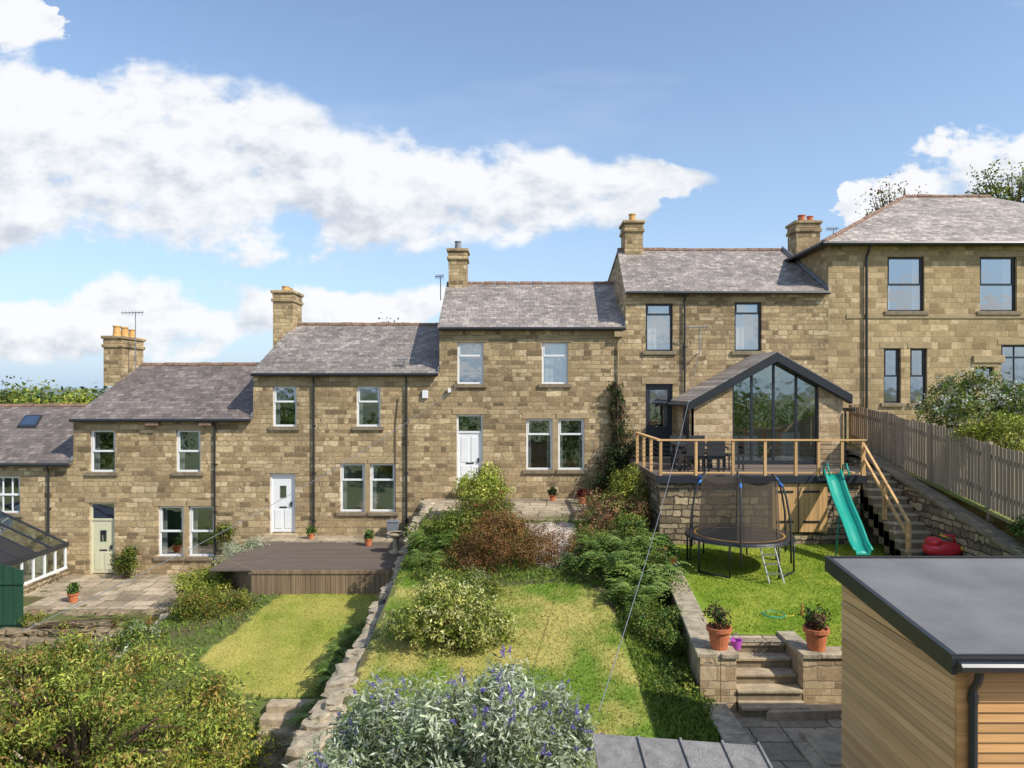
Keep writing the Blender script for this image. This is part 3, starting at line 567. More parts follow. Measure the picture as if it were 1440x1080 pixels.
# ---------------------------------------------------------------- garden walls
def wallrun(name,pts,th,zt,zb,mat=M_GWALL,cope=M_COPE,rocky=True,ch=0.1):
    par=empty(name); b=MB(); c=MB()
    for i in range(len(pts)-1):
        (xa_,ya),(xb_,yb)=pts[i],pts[i+1]
        b.hexa([(xa_,ya,zb),(xa_+th,ya,zb),(xb_+th,yb,zb),(xb_,yb,zb),(xa_,ya,zt(ya)),(xa_+th,ya,zt(ya)),(xb_+th,yb,zt(yb)),(xb_,yb,zt(yb))])
        L=math.hypot(xb_-xa_,yb-ya); s_=0
        while s_<L-0.05:
            l=random.uniform(0.22,0.7) if rocky else random.uniform(0.6,0.8); l=min(l,L-s_); f=(s_+l/2)/L; cx=xa_+(xb_-xa_)*f+th/2; cy=ya+(yb-ya)*f; z_=zt(cy)
            if rocky:
                c.rock((cx+random.uniform(-0.06,0.06),cy,z_+random.uniform(-0.02,0.06)),th*random.uniform(0.48,0.72),l*0.56,random.uniform(0.06,0.13),i,p=random.uniform(4,9),amp=0.35,rot=random.uniform(-0.2,0.2))
                if random.random()<0.35: c.rock((cx+random.uniform(-0.1,0.1),cy+random.uniform(-0.1,0.1),z_+0.14),th*0.3,l*0.3,0.06,i,p=5,amp=0.3,rot=random.uniform(-0.6,0.6))
            else:
                dx=(xb_-xa_)/L*l/2*0.98; dy=(yb-ya)/L*l/2*0.98; za_=zt(cy-dy); zb_=zt(cy+dy); w2=th/2+0.05
                c.hexa([(cx-w2-dx,cy-dy,za_),(cx+w2-dx,cy-dy,za_),(cx+w2+dx,cy+dy,zb_),(cx-w2+dx,cy+dy,zb_),(cx-w2-dx,cy-dy,za_+ch),(cx+w2-dx,cy-dy,za_+ch),(cx+w2+dx,cy+dy,zb_+ch),(cx-w2+dx,cy+dy,zb_+ch)])
            s_+=l
    b.obj('masonry',mat,par); c.obj('coping_stones',cope,par,smooth=False,bevel=0 if rocky else 0.012); return par
lerp=lambda a,b,f:a+(b-a)*f
wallrun('garden_wall',[(-2.9,24-0.05),(-2.9,18),(-2.95,12),(-3.0,4)],0.42,lambda y:interp(y,[(4,-5.35),(10,-4.9),(15.4,-4.7),(18.6,-4.4),(20.5,-3.95),(24,-3.72)]),-7.8)
wallrun('garden_wall',[(-8.95,23.9),(-8.95,16),(-8.9,3)],0.34,lambda y:interp(y,[(3,-6.9),(14,-6.3),(17,-6.0),(19.5,-5.8),(24,-5.2)]),-8.5)
wallrun('retaining_wall',[(3.07,11.6),(3.62,17.3),(3.65,18.95)],0.33,lambda y:h4f(3.5,y)+0.0,-6.2,mat=M_NSTONE,rocky=False,ch=0.07)
p=empty('retaining_wall'); b=MB(); b.box(3.41,3.66,11.6,12.4,-5.6,-4.36); b.box(4.75,5.0,11.6,12.7,-5.6,-4.36); b.box(5.0,10.6,11.6,11.9,-5.6,-4.36); b.obj('masonry',M_NSTONE,p)
b=MB(); b.box(3.41,3.7,11.56,12.4,-4.36,-4.28); b.box(4.72,5.03,11.56,12.7,-4.36,-4.28); b.box(5.035,10.6,11.56,11.95,-4.355,-4.285); b.obj('coping',M_COPE,p,bevel=0.012)
st=empty('stone_steps'); b=MB(); c=MB()
for i in range(5):
    zt=-4.36-0.17*i; ya=12.6-0.25*i
    c.box(3.67,4.74,ya-0.27-0.02,ya+0.0,zt-0.05,zt); b.box(3.68,4.73,ya-0.25,ya+0.3,zt-0.5,zt-0.052)
c.obj('treads',M_STEP,st,bevel=0.01); b.obj('risers',M_SILL,st)
b=MB(); b.poly((3.3,2,-5.2),(10.6,2,-5.2),(10.6,11.7,-5.2),(3.3,11.7,-5.2)); b.obj('paving',M_PAVE,fix=False)
b=MB(); b.poly((3.7,12.3,-4.345),(4.8,12.3,-4.345),(4.8,13.1,-4.325),(3.7,13.1,-4.325)); b.obj('paving',M_PAVE,fix=False)
wallrun('garden_wall',[(3.12,5),(3.12,9),(3.12,11.55)],0.3,lambda y:-5.12+0*y,-6.5,rocky=False,ch=0.07)
b=MB()
for i in range(3): b.hexa([(4.0+0.28*i,11.2-0.5*i,-5.3),(5.6,11.3-0.2*i,-5.3),(5.6,11.5,-5.3),(4.3+0.28*i,11.5,-5.3),(4.0+0.28*i,11.2-0.5*i,-5.06-0.03*i+0.0),(5.6,11.3-0.2*i,-5.06-0.03*i),(5.6,11.5,-5.06-0.03*i),(4.3+0.28*i,11.5,-5.06-0.03*i)]) if i==0 else b.box(4.55-0.2*i,5.6,10.1-0.32*i,11.1-0.32*i,-5.3,-5.1-0.03*i)
b.obj('stone_steps',M_STEP,bevel=0.01)
wallrun('garden_wall',[(10.35,23.9),(10.35,18),(10.35,9)],0.35,lambda y:interp(y,[(9,-4.4),(14.5,-3.4),(18,-2.6),(21,-1.95),(24,-1.7)]),-6,mat=M_GWALL,cope=M_SILL,rocky=False,ch=0.09)
b=MB(); b.box(-2.45,3.3,20.9,23.99,-4.2,-3.62); b.obj('patio',M_PAVE)
b=MB(); 
xx=-2.45
while xx<3.2:
    l=random.uniform(0.4,0.8); b.box(xx,min(xx+l-0.02,3.3),20.6+random.uniform(-0.05,0.05),20.89,-4.2,-3.7+random.uniform(-0.03,0.03)); xx+=l
b.obj('patio_edging',M_SILL,bevel=0.03)
b=MB(); b.box(-14.0,-9.1,20.2,23.99,-6.9,-6.195); b.box(-14.85,-14.01,21.5,23.99,-6.9,-6.2); b.obj('patio',M_PAVE)
p=empty('retaining_wall'); b=MB(); b.box(-14.0,-8.99,20.05,20.19,-7.2,-6.22); b.obj('masonry',M_GWALL,p)
b=MB()
for row in range(4):   # rough dry-stone terrace courses stepping down
    x_=-14.1+random.uniform(0,0.2)
    while x_<-9.3:
        l=random.uniform(0.22,0.6); b.rock((x_+l/2,20.0-row*0.3+random.uniform(-.06,.06),-6.27-row*0.15),l*0.52,0.2,random.uniform(0.06,0.1),row,p=random.uniform(5,9),amp=0.4,rot=random.uniform(-0.15,0.15)); x_+=l
for i in range(70):
    x_=random.uniform(-14.2,-9.3); k=random.random(); b.rock((x_,19.0-k*1.3,-6.8-k*0.15+random.uniform(-0.05,0.08)),random.uniform(0.08,0.3),random.uniform(0.08,0.22),random.uniform(0.05,0.14),i,p=random.uniform(4,8),amp=0.5,rot=random.uniform(0,3))
b.obj('rockery',M_ROCK,p)
dk=empty('wooden_deck'); b=MB(); y=19.45
while y<23.0:
    b.box(-8.3,-3.3,y,y+0.125,-4.93,-4.89+random.uniform(-0.004,0.004)); y+=0.135
b.obj('deck_boards',M_OLDDECK,dk)
b=MB(); x_=-7.1
while x_<-3.3: b.box(x_,x_+0.125,19.36,19.4,-5.6,-4.88+random.uniform(-0.01,0.01)); x_+=0.135
for k in range(10):
    b.box(-8.3+k*0.12,-8.3+k*0.12+0.11,19.36+1.2-k*0.12,19.4+1.2-k*0.12,-5.7,-4.88)
b.box(-7.1,-3.3,19.33,19.358,-4.97,-4.88)
b.obj('deck_fascia',M_OLDFAS,dk)
b=MB(); b.box(-8.6,-2.95,23.0,23.99,-5.5,-4.86); b.obj('patio',M_PAVE)
b=MB(); b.box(X(540,23),X(556,23),23.5,23.8,-4.85,-4.35); b.box(X(539,23),X(557,23),23.48,23.82,-4.35,-4.3); b.obj('storage_box',M_LEAD,bevel=0.02)
b=MB(); b.lathe((X(557,21.5),21.5,-4.89),[(0.22,0),(0.24,0.05),(0.1,0.1),(0.09,0.42),(0.16,0.5),(0.3,0.56),(0.3,0.62),(0.2,0.6)],18); b.obj('stone_birdbath',M_COPE,smooth=True)
# ---------------------------------------------------------------- deck of house 4
D=empty('raised_deck'); dz=-2.25
b=MB(); b.box(3.95,9.3,19.0,19.3,-4.6,dz-0.2); b.box(3.95,4.25,19.3,23.98,-4.6,dz-0.2); b.obj('stone_base',M_GWALL,D)
b=MB(); b.box(3.85,9.4,18.9,23.98,dz-0.16,dz); b.obj('deck_floor',M_OLDDECK,D)
b=MB(); b.box(3.83,9.42,18.86,18.9,dz-0.19,dz+0.003); b.obj('deck_edge',M_DARK,D)
b=MB(); x_=X(1086,18.95)
while x_<X(1158,18.95): b.box(x_,x_+0.115,18.93,18.99,-3.75,-2.46); x_+=0.122
b.obj('store_doors',M_PINE,D)
b=MB(); xm=X(1122,18.95)
for zz in (-3.5,-2.7):
    for s_ in (-1,1): b.box(xm+s_*0.35-0.22,xm+s_*0.35+0.22,18.912,18.927,zz,zz+0.05)
b.box(xm-0.012,xm+0.012,18.915,18.927,-3.75,-2.46); b.obj('hinges',M_BLACK,D)
pp=MB(); rl=MB(); wr=MB()
fr=[3.95]+[X(q,18.95) for q in (978,1030,1075,1118,1150,1183)]+[9.32]
for q in fr: pp.box(q-0.035,q+0.035,18.87,18.95,dz-0.15,dz+0.93)
for yy_ in (20.0,21.1,22.2): pp.box(3.87,3.95,yy_-0.04,yy_+0.04,dz-0.1,dz+0.93)
rl.box(3.85,9.4,18.85,18.97,dz+0.93,dz+0.97); rl.box(3.85,3.97,18.97,22.3,dz+0.93,dz+0.97); rl.box(3.95,9.32,18.89,18.93,dz+0.06,dz+0.1)
for k in range(6):
    z_=dz+0.2+k*0.125; wr.tube([(3.95,18.91,z_),(9.32,18.91,z_)],0.008,5); wr.tube([(3.91,18.95,z_),(3.91,22.3,z_)],0.008,5)
pp.obj('railing_posts',M_PINE,D); rl.obj('handrail',M_PINEX,D); wr.obj('railing_wires',M_BLACK,D)
S=empty('stone_steps'); b=MB(); c=MB(); n_=11
for i in range(n_):
    f=i/(n_-1); ya=19.6-0.26*i; zt=-2.25-0.175*i; xo=9.42+0.0*i
    c.box(xo,xo+0.92,ya-0.28,ya,zt-0.05,zt); b.box(xo+0.01,xo+0.9,ya-0.26,ya+0.25,zt-0.6,zt-0.052)
c.obj('treads',M_STEP,S,bevel=0.01); b.obj('risers',M_SILL,S)
b=MB(); b.box(9.42,10.35,19.6,23.98,-4.5,-2.26); b.obj('paving',M_PAVE)
b=MB(); a0=Vector((9.36,19.0,-1.35)); a1=Vector((9.50,17.0,-3.15))
for dzz in (0,-0.35): 
    q0=a0+Vector((0,0,dzz)); q1=a1+Vector((0,0,dzz)); b.hexa([q0+Vector((-.03,0,-.05)),q0+Vector((.03,0,-.05)),q1+Vector((.03,0,-.05)),q1+Vector((-.03,0,-.05)),q0+Vector((-.03,0,.02)),q0+Vector((.03,0,.02)),q1+Vector((.03,0,.02)),q1+Vector((-.03,0,.02))])
for f in (0.02,0.5,0.98):
    q=a0.lerp(a1,f); b.box(q.x-0.045,q.x+0.045,q.y-0.045,q.y+0.045,q.z-1.0,q.z-0.03)
b.obj('stair_handrail',M_PINEX)
T_=empty('garden_table'); b=MB(); tx0,tx1=X(948,20.3),X(1010,20.3); b.box(tx0,tx1,19.9,20.8,dz+0.7,dz+0.75)
for a in (tx0+0.05,tx1-0.12):
    for c_ in (19.95,20.7): b.box(a,a+0.07,c_,c_+0.07,dz,dz+0.7)
b.obj('table_frame',M_FURN,T_)
for i,(cx,cy,dy) in enumerate(((tx0+0.35,19.5,-1),(tx1-0.35,19.5,-1),(tx0+0.35,21.1,1),(tx1-0.35,21.1,1),(tx1+0.45,20.3,0))):
    Q=MB(); 
    Q.box(cx-0.24,cx+0.24,cy-0.24,cy+0.24,dz+0.4,dz+0.46)
    for a in (-0.22,0.18):
        for c_ in (-0.22,0.18): Q.box(cx+a,cx+a+0.04,cy+c_,cy+c_+0.04,dz,dz+0.4)
    if dy: Q.box(cx-0.24,cx+0.24,cy+dy*0.22-0.02,cy+dy*0.22+0.02,dz+0.461,dz+0.92)
    else: Q.box(cx+0.2,cx+0.24,cy-0.24,cy+0.24,dz+0.461,dz+0.92)
    for s_ in (-0.24,0.2): Q.box(cx+s_,cx+s_+0.04,cy-0.2,cy+0.2,dz+0.62,dz+0.66)
    Q.obj('garden_chair',M_FURN)
# ---------------------------------------------------------------- trampoline
TR=empty('trampoline'); cx,cy=X(1039,16.9),16.9; gz_=h4f(cx,cy); mz=-3.42; R=1.22
b=MB(); ring=[(cx+R*math.cos(a),cy+R*math.sin(a),mz) for a in np.linspace(0,2*math.pi,41)]; b.tube(ring,0.03,8,caps=False)
for k in range(4):
    a=math.pi/4+k*math.pi/2; 
    pL=[]; 
    for da in (-0.32,0.32):
        b.tube([(cx+R*math.cos(a+da),cy+R*math.sin(a+da),mz),(cx+R*1.0*math.cos(a+da),cy+R*1.0*math.sin(a+da),gz_+0.03)],0.022,8); pL.append((cx+R*math.cos(a+da),cy+R*math.sin(a+da),gz_+0.03))
    b.tube(pL,0.022,8)
b.obj('steel_frame',M_BLACK,TR,smooth=True)
b=MB(); b.lathe((cx,cy,mz),[(0.0,0.0),(0.92,0.0)],36); b.obj('jump_mat',M_FURN,TR)
b=MB(); b.lathe((cx,cy,mz),[(0.92,0.012),(0.95,0.035),(1.23,0.035),(1.26,-0.03)],36); b.obj('spring_pad',M_BLACK,TR)
b=MB(); b.lathe((cx,cy,mz),[(1.0,0.041),(1.04,0.041)],36); b.obj('pad_stripe',M_ORNG,TR)
b=MB(); f_=MB(); top=[]
for k in range(6):
    a=2*math.pi*k/6+0.25; ca,sa=math.cos(a),math.sin(a)
    pts=[(cx+r_*ca,cy+r_*sa,z_) for r_,z_ in ((1.27,gz_+0.3),(1.27,mz),(1.25,mz+0.5),(1.16,mz+1.0),(1.08,mz+1.25),(0.9,mz+1.42))]; b.tube(pts,0.025,8); f_.tube([pts[4],tuple(Vector(pts[4]).lerp(Vector(pts[5]),0.5))],0.031,8); top.append(pts[-1])
b.obj('net_poles',M_FURN,TR,smooth=True); f_.obj('pole_tips',M_BLUE,TR,smooth=True)
b=MB(); N=36
for k in range(N):
    def rr(a,lv):
        ph=((a-0.25)%(math.pi/3))-math.pi/6; return (0.92 if lv else 0.99)*(0.93+0.07*(abs(ph)/(math.pi/6))**1.5 ) 
    a0_=2*math.pi*k/N; a1_=2*math.pi*(k+1)/N
    zz=lambda a: mz+1.38-0.12*(1-(abs(((a-0.25)%(math.pi/3))-math.pi/6)/(math.pi/6)))
    b.poly((cx+rr(a0_,0)*math.cos(a0_),cy+rr(a0_,0)*math.sin(a0_),mz+0.02),(cx+rr(a1_,0)*math.cos(a1_),cy+rr(a1_,0)*math.sin(a1_),mz+0.02),(cx+rr(a1_,1)*math.cos(a1_),cy+rr(a1_,1)*math.sin(a1_),zz(a1_)),(cx+rr(a0_,1)*math.cos(a0_),cy+rr(a0_,1)*math.sin(a0_),zz(a0_)))
b.obj('safety_net',M_NET,TR,fix=False)
b=MB(); lx=X(1070,15.7); 
for s_ in (0,0.32): b.tube([(lx+s_,15.78,mz),(lx+s_+0.1,15.45,gz_)],0.016,6)
for f in (0.25,0.5,0.75): b.box(lx+0.1*f,lx+0.1*f+0.32,15.78-0.33*f-0.04,15.78-0.33*f+0.04,mz+(gz_-mz)*f-0.012,mz+(gz_-mz)*f+0.012)
b.obj('ladder',M_METAL,TR)
SL=empty('slide'); b=MB(); n_=14; prof=[]
for i in range(n_+1):
    f=i/n_; x_=lerp(8.45,8.3,f); y_=lerp(18.75,16.8,f); z_=-2.2+(-1.78)*(f*1.05 if f<0.85 else 0.8925+(f-0.85)*0.35)-0.12*math.sin(f*math.pi*2)*0.6
    w_=0.2; prof.append([(x_-w_-0.04,y_,z_+0.12),(x_-w_,y_,z_+0.12),(x_-w_+0.03,y_,z_),(x_+w_-0.03,y_,z_),(x_+w_,y_,z_+0.12),(x_+w_+0.04,y_,z_+0.12)])
for r_ in prof: b.v+=r_
for i in range(n_):
    for k in range(5): a=i*6+k; b.f.append((a,a+1,a+7,a+6))
o_s=b.obj('chute',M_TEAL,SL,smooth=True,fix=False); md=o_s.modifiers.new('s','SOLIDIFY'); md.thickness=0.025
b=MB()
for s_ in (-0.25,0.25): b.tube([(8.5+s_,18.84,-2.25),(8.5+s_,18.8,-1.95),(8.5+s_,18.6,-1.9),(8.5+s_,18.45,-2.2)],0.022,8); b.tube([(8.4+s_*0.8,17.8,-3.05),(8.4+s_*1.2,17.8,h4f(8.4,17.6))],0.02,6)
b.obj('slide_handles',M_TEAL,SL,smooth=True)
TY=empty('ride_on_toy_car'); tx,ty=X(1325,16.5),16.5
b=MB(); b.box(tx-0.7,tx+0.32,16.1,17.0,-4.4,-3.98); b.obj('garden_plinth',M_GWALL)
tz=-3.92
b=MB(); b.rock((tx,ty,tz+0.26),0.44,0.24,0.17,1,p=2.6,amp=0.03,seg=20,rings=12); b.rock((tx-0.2,ty,tz+0.42),0.17,0.2,0.12,1,p=2.4,amp=0.02,seg=16,rings=10); b.tube([(tx+0.3,ty,tz+0.36),(tx+0.26,ty,tz+0.56),(tx+0.05,ty,tz+0.58)],0.03,8); b.obj('body',M_RED,TY,smooth=True)
b=MB()
for s_ in (-0.26,0.26):
    for q in (-0.2,0.2): b.tube([(tx+s_,ty+q-0.06,tz+0.06),(tx+s_,ty+q+0.04,tz+0.06)],0.11,16)
b.obj('wheels',M_BLACK,TY)
b=MB(); b.tube([(tx+0.02,ty-0.12,tz+0.56),(tx+0.02,ty+0.12,tz+0.56)],0.02,8); b.rock((tx+0.36,ty-0.16,tz+0.3),0.05,0.04,0.05,1,p=2)
for s_ in (-0.26,0.26): b.tube([(tx+s_,ty-0.27,tz+0.06),(tx+s_,ty-0.25,tz+0.06)],0.05,12)
b.obj('steering_and_lamps',M_YEL,TY)
# ---------------------------------------------------------------- fence
fn=empty('wooden_fence'); b=MB(); rr_=MB(); y=23.0
ft=lambda y: interp(y,[(9,-2.1),(15.1,-1.33),(17.5,-1.05),(17.51,-0.95),(20.2,-0.72),(20.21,-0.66),(23,-0.46)])
fb=lambda y: interp(y,[(9,-3.5),(15.1,-2.85),(23,-1.75)])
while y>9:
    tp=ft(y)+random.uniform(-0.02,0.02); b.box(10.88+random.uniform(0,0.008),10.905,y-0.1,y,fb(y)+random.uniform(0,0.03),tp); y-=0.118+random.uniform(0,0.01)
b.obj('palings',M_FENCE,fn)
y=22.9
while y>9:
    rr_.box(10.91,11.0,y-0.05,y+0.05,fb(y)-0.3,ft(y)+0.03); y2=max(9,y-2.2)
    for k in (0.25,0.8):
        f1=lerp(fb(y),ft(y),k); f2=lerp(fb(y2),ft(y2),k); rr_.hexa([(10.906,y,f1),(10.94,y,f1),(10.94,y2,f2),(10.906,y2,f2),(10.906,y,f1+0.08),(10.94,y,f1+0.08),(10.94,y2,f2+0.08),(10.906,y2,f2+0.08)])
    y-=2.2
rr_.obj('posts_and_rails',M_FENCE,fn)
# ---------------------------------------------------------------- garden office
SH=empty('timber_garden_office'); x0s=4.46; ya,yb=7.12,9.6
b=MB(); z=-5.2; 
while z<-2.81:
    b.hexa([(x0s-0.022,ya,z),(x0s+0.04,ya,z),(x0s+0.04,yb,z),(x0s-0.022,yb,z),(x0s-0.004,ya,z+0.082),(x0s+0.04,ya,z+0.082),(x0s+0.04,yb,z+0.082),(x0s-0.004,yb,z+0.082)]); z+=0.1
b.hexa([(x0s-0.01,ya,-2.8),(x0s+0.04,ya,-2.8),(x0s+0.04,yb,-2.8),(x0s-0.01,yb,-2.8),(x0s-0.01,ya,-2.65),(x0s+0.04,ya,-2.65),(x0s+0.04,yb,-2.38),(x0s-0.01,yb,-2.38)])
b.obj('side_cladding',M_CLAD,SH)
b=MB(); b.hexa([(x0s+0.045,ya+0.03,-5.2),(9.0,ya+0.03,-5.2),(9,yb-0.01,-5.2),(x0s+0.045,yb-0.01,-5.2),(x0s+0.045,ya+0.03,-2.72),(9.0,ya+0.03,-2.72),(9,yb-0.01,-2.45),(x0s+0.045,yb-0.01,-2.45)]); b.obj('carcass',M_BLACK,SH)
b=MB(); z=-5.2
while z<-2.75: b.hexa([(x0s+0.1,ya-0.035,z),(9,ya-0.035,z),(9,ya+0.02,z),(x0s+0.1,ya+0.02,z),(x0s+0.1,ya-0.015,z+0.088),(9,ya-0.015,z+0.088),(9,ya+0.02,z+0.088),(x0s+0.1,ya+0.02,z+0.088)]); z+=0.1
b.obj('front_cladding',M_CLADX,SH)
b=MB(); b.box(x0s-0.03,x0s+0.098,ya-0.045,ya-0.002,-5.2,-2.75); b.obj('corner_post',M_CLADX,SH)
b=MB(); xo=4.34; b.hexa([(xo,7.0,-2.64),(9.3,7.0,-2.64),(9.3,9.75,-2.335),(xo,9.75,-2.335),(xo,7.0,-2.6),(9.3,7.0,-2.6),(9.3,9.75,-2.295),(xo,9.75,-2.295)]); b.obj('roof_membrane',M_EPDM,SH)
b=MB()
b.hexa([(xo-0.03,6.97,-2.78),(xo+0.03,6.97,-2.78),(xo+0.03,9.8,-2.47),(xo-0.03,9.8,-2.47),(xo-0.03,6.97,-2.585),(xo+0.03,6.97,-2.585),(xo+0.03,9.8,-2.27),(xo-0.03,9.8,-2.27)])
b.box(xo+0.03,9.3,9.75,9.8,-2.46,-2.27); b.box(xo+0.031,9.3,6.97,7.0-0.001,-2.76,-2.585)
b.tube([(xo,6.9,-2.68),(9.3,6.9,-2.7)],0.055,10); b.tube([(4.56,6.92,-2.7),(4.56,6.96,-2.85),(4.56,7.03,-2.95),(4.56,7.03,-5.2)],0.04,10)
for zz in (-3.0,-3.8): b.tube([(4.56,7.03,zz),(4.56,7.03,zz-0.08)],0.05,10)
b.obj('trims_and_gutter',M_TRIM,SH)
s2=empty('garden_shed'); b=MB(); b.box(0.78,2.05,4.3,5.95,-5.6,-3.15); b.obj('shed_walls',M_OLDFAS,s2)
b=MB(); b.hexa([(0.68,4.1,-3.3),(2.15,4.1,-3.38),(2.12,6.1,-3.08),(0.7,6.15,-3.0),(0.68,4.1,-3.26),(2.15,4.1,-3.34),(2.12,6.1,-3.04),(0.7,6.15,-2.96)]); b.obj('felt_roof',M_FELT,s2)
b=MB()
for f in (0,0.27,0.52,0.77,0.985):
    xa_=lerp(0.69,2.13,f); za_=lerp(-3.26,-3.34,f); zb_=lerp(-2.96,-3.04,f); b.hexa([(xa_,4.1,za_),(xa_+0.02,4.1,za_),(xa_+0.02,6.12,zb_),(xa_,6.12,zb_),(xa_,4.1,za_+0.02),(xa_+0.02,4.1,za_+0.02),(xa_+0.02,6.12,zb_+0.02),(xa_,6.12,zb_+0.02)])
b.obj('felt_battens',M_FELT,s2)
# ---------------------------------------------------------------- conservatory + green boards
CN=empty('conservatory'); b=MB(); g=MB()
ex0,ez,rx,rz=-14.98,-5.1,-17.4,-3.95
for i in range(6):
    y_=20.1+i*0.75; b.tube([(ex0,y_,ez+0.02),(rx,y_,rz+0.02)],0.035,6)
b.box(ex0-0.04,ex0+0.06,20.0,23.95,ez-0.12,ez+0.02); b.box(rx-0.05,rx+0.05,20.0,23.95,rz-0.05,rz+0.06); b.obj('roof_frame',M_DARK,CN)
b=MB(); b.hexa([(ex0,20.0,ez-0.06),(ex0,22.4,ez-0.06),(rx,22.4,rz-0.06),(rx,20.0,rz-0.06),(ex0,20.0,ez+0.03),(ex0,22.4,ez+0.03),(rx,22.4,rz+0.03),(rx,20.0,rz+0.03)]); b.obj('solid_roof_panel',M_TRIM,CN)
g.poly((ex0,22.41,ez+0.01),(ex0,23.95,ez+0.01),(rx,23.95,rz+0.01),(rx,22.41,rz+0.01)); g.poly((ex0,20.1,-6.5),(ex0,23.9,-6.5),(ex0,23.9,ez-0.12),(ex0,20.1,ez-0.12)); g.obj('glazing',M_GLASSD,CN,fix=False)
b=MB(); 
for i in range(8): y_=20.1+i*0.53; b.box(ex0-0.03,ex0+0.03,y_,y_+0.06,-5.9,ez-0.13)
b.box(ex0-0.03,ex0+0.034,20.1,23.9,-5.96,-5.88); b.obj('window_frames',M_WHITE,CN)
b=MB(); b.box(ex0-0.1,ex0+0.1,20.1,23.95,-7.8,-5.97); b.obj('dwarf_wall',M_GWALL,CN)
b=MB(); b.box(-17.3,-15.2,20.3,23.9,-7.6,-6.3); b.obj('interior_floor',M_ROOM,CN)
b=MB(); x_=-15.3
while x_<-13.5: b.box(x_,x_+0.13,19.5,19.53,-7.2,-4.72-max(0,(x_+14.2))*0.28); x_+=0.135
b.box(-15.3,-13.38,19.47,19.498,-6.4,-6.3); b.box(-15.3,-13.38,19.47,19.498,-5.3,-5.2); b.obj('green_board_fence',M_GREEN)
# ---------------------------------------------------------------- aerials and cables
def aerial(x,y,z,h,l,name='tv_aerial'):
    b=MB(); b.tube([(x,y,z),(x,y,z+h)],0.018,6); b.tube([(x-l*0.6,y,z+h),(x+l*0.4,y-0.1,z+h+0.02)],0.014,6)
    for k in range(7): xx=x-l*0.55+k*l*0.14; b.tube([(xx,y-0.15,z+h),(xx,y+0.12,z+h)],0.008,5); b.tube([(xx,y,z+h-0.1),(xx,y,z+h+0.1)],0.008,5)
    b.obj(name,M_LEAD)
aerial(X(200,28),27.5,0.9,Z(442,28)-0.9,0.9); aerial(X(626,28)-0.2,28.2,3.6,Z(388,28)-3.6,0.35); aerial(X(980),F-0.3,Z(500),Z(462)-Z(500),0.8)
aerial(X(1172,30),30,6.0,Z(322,30)-6.0,0.5); aerial(X(566),24.3,Z(524),0.45,0.4)
b=MB(); b.tube([(X(980),F,Z(498)),(X(980),F-0.3,Z(498))],0.018,6); b.obj('aerial_bracket',M_LEAD)
def cable(a,c,sag,r=0.006):
    a=Vector(a); c=Vector(c); b=MB(); b.tube([a.lerp(c,i/24)-Vector((0,0,sag*4*(i/24)*(1-i/24))) for i in range(25)],r,5); b.obj('overhead_cable',M_LEAD)
cable((X(642),F-0.05,Z(545)),(X(30,13),13,Z(888,13)),0.35,0.007)
cable((X(987),F-0.1,Z(470)),(X(842,8),8,Z(1000,8)),0.5,0.006)
# ---------------------------------------------------------------- plants
c3_=lambda r,g,b,k=0.85: lin(r,g,b,k)
G_OL=[c3_(108,124,46),c3_(138,150,58),c3_(90,106,42),c3_(158,160,68)]
G_DK=[c3_(56,76,34),c3_(74,96,44),c3_(44,60,28)]
G_MID=[c3_(94,126,52),c3_(120,150,68),c3_(72,100,42)]
G_LIME=[c3_(176,184,68),c3_(198,200,88),c3_(140,158,56),c3_(212,210,118)]
G_CREAM=[c3_(230,226,160),c3_(212,208,118),c3_(135,150,58),c3_(105,125,48),c3_(170,178,80)]
G_HEATH=[c3_(150,102,60),c3_(128,90,54),c3_(166,124,70),c3_(106,102,50)]
G_PINK=[c3_(186,142,100),c3_(168,114,90),c3_(132,140,66),c3_(165,165,90)]
G_SILV=[c3_(182,190,158,1),c3_(156,168,132,1),c3_(204,210,184,1),c3_(134,148,106,1)]
def stems(name,base,lobes,n,r,par):
    b=MB()
    for i in range(n):
        l=random.choice(lobes); d=Vector((random.gauss(0,1),random.gauss(0,1),abs(random.gauss(0,1)))).normalized()
        e=Vector(l[:3])+Vector((d.x*l[3],d.y*l[4],d.z*l[5]))*0.8; a=Vector(base)+Vector((random.uniform(-.15,.15),random.uniform(-.15,.15),0)); m_=a.lerp(e,0.5)+Vector((random.uniform(-.1,.1),random.uniform(-.1,.1),0.1))
        b.tube([a,m_,e],[r,r*0.7,r*0.3],5)
    b.obj(name,M_BARK,par)
def shrub(name,lobes,n,size,pal,seed,base=None,**kw):
    p=empty(name); foliage('leaves',lobes,n,size,pal,seed,p,**kw); l0=lobes[0]
    base=base or (l0[0],l0[1],l0[2]-l0[5]); stems('stems',base,lobes,14,0.02,p); return p
def bumpy(c,r,k,seed):
    g=random.Random(seed); L=[(c[0],c[1],c[2],r[0]*0.85,r[1]*0.85,r[2]*0.85)]
    for i in range(k):
        d=Vector((g.gauss(0,1),g.gauss(0,1),g.gauss(0.3,0.8))).normalized(); q=g.uniform(0.28,0.48)
        L.append((c[0]+d.x*r[0]*0.78,c[1]+d.y*r[1]*0.78,c[2]+d.z*r[2]*0.72,r[0]*q,r[1]*q,r[2]*q))
    return L
shrub('euonymus_shrub',bumpy((-0.85,20.3,-2.95),(0.95,0.6,0.82),9,1)+[(-0.6,20.2,-3.6,0.5,0.35,0.35)],9500,0.08,G_LIME,11,spread=0.06)
shrub('green_shrub',bumpy((-1.4,18.4,-3.75),(1.1,0.85,0.78),11,2),12000,0.075,G_OL,12,spread=0.06)
shrub('heather_shrub',bumpy((-0.15,16.9,-3.8),(1.45,1.0,0.9),16,3),32000,0.045,G_HEATH,13,spread=0.05)
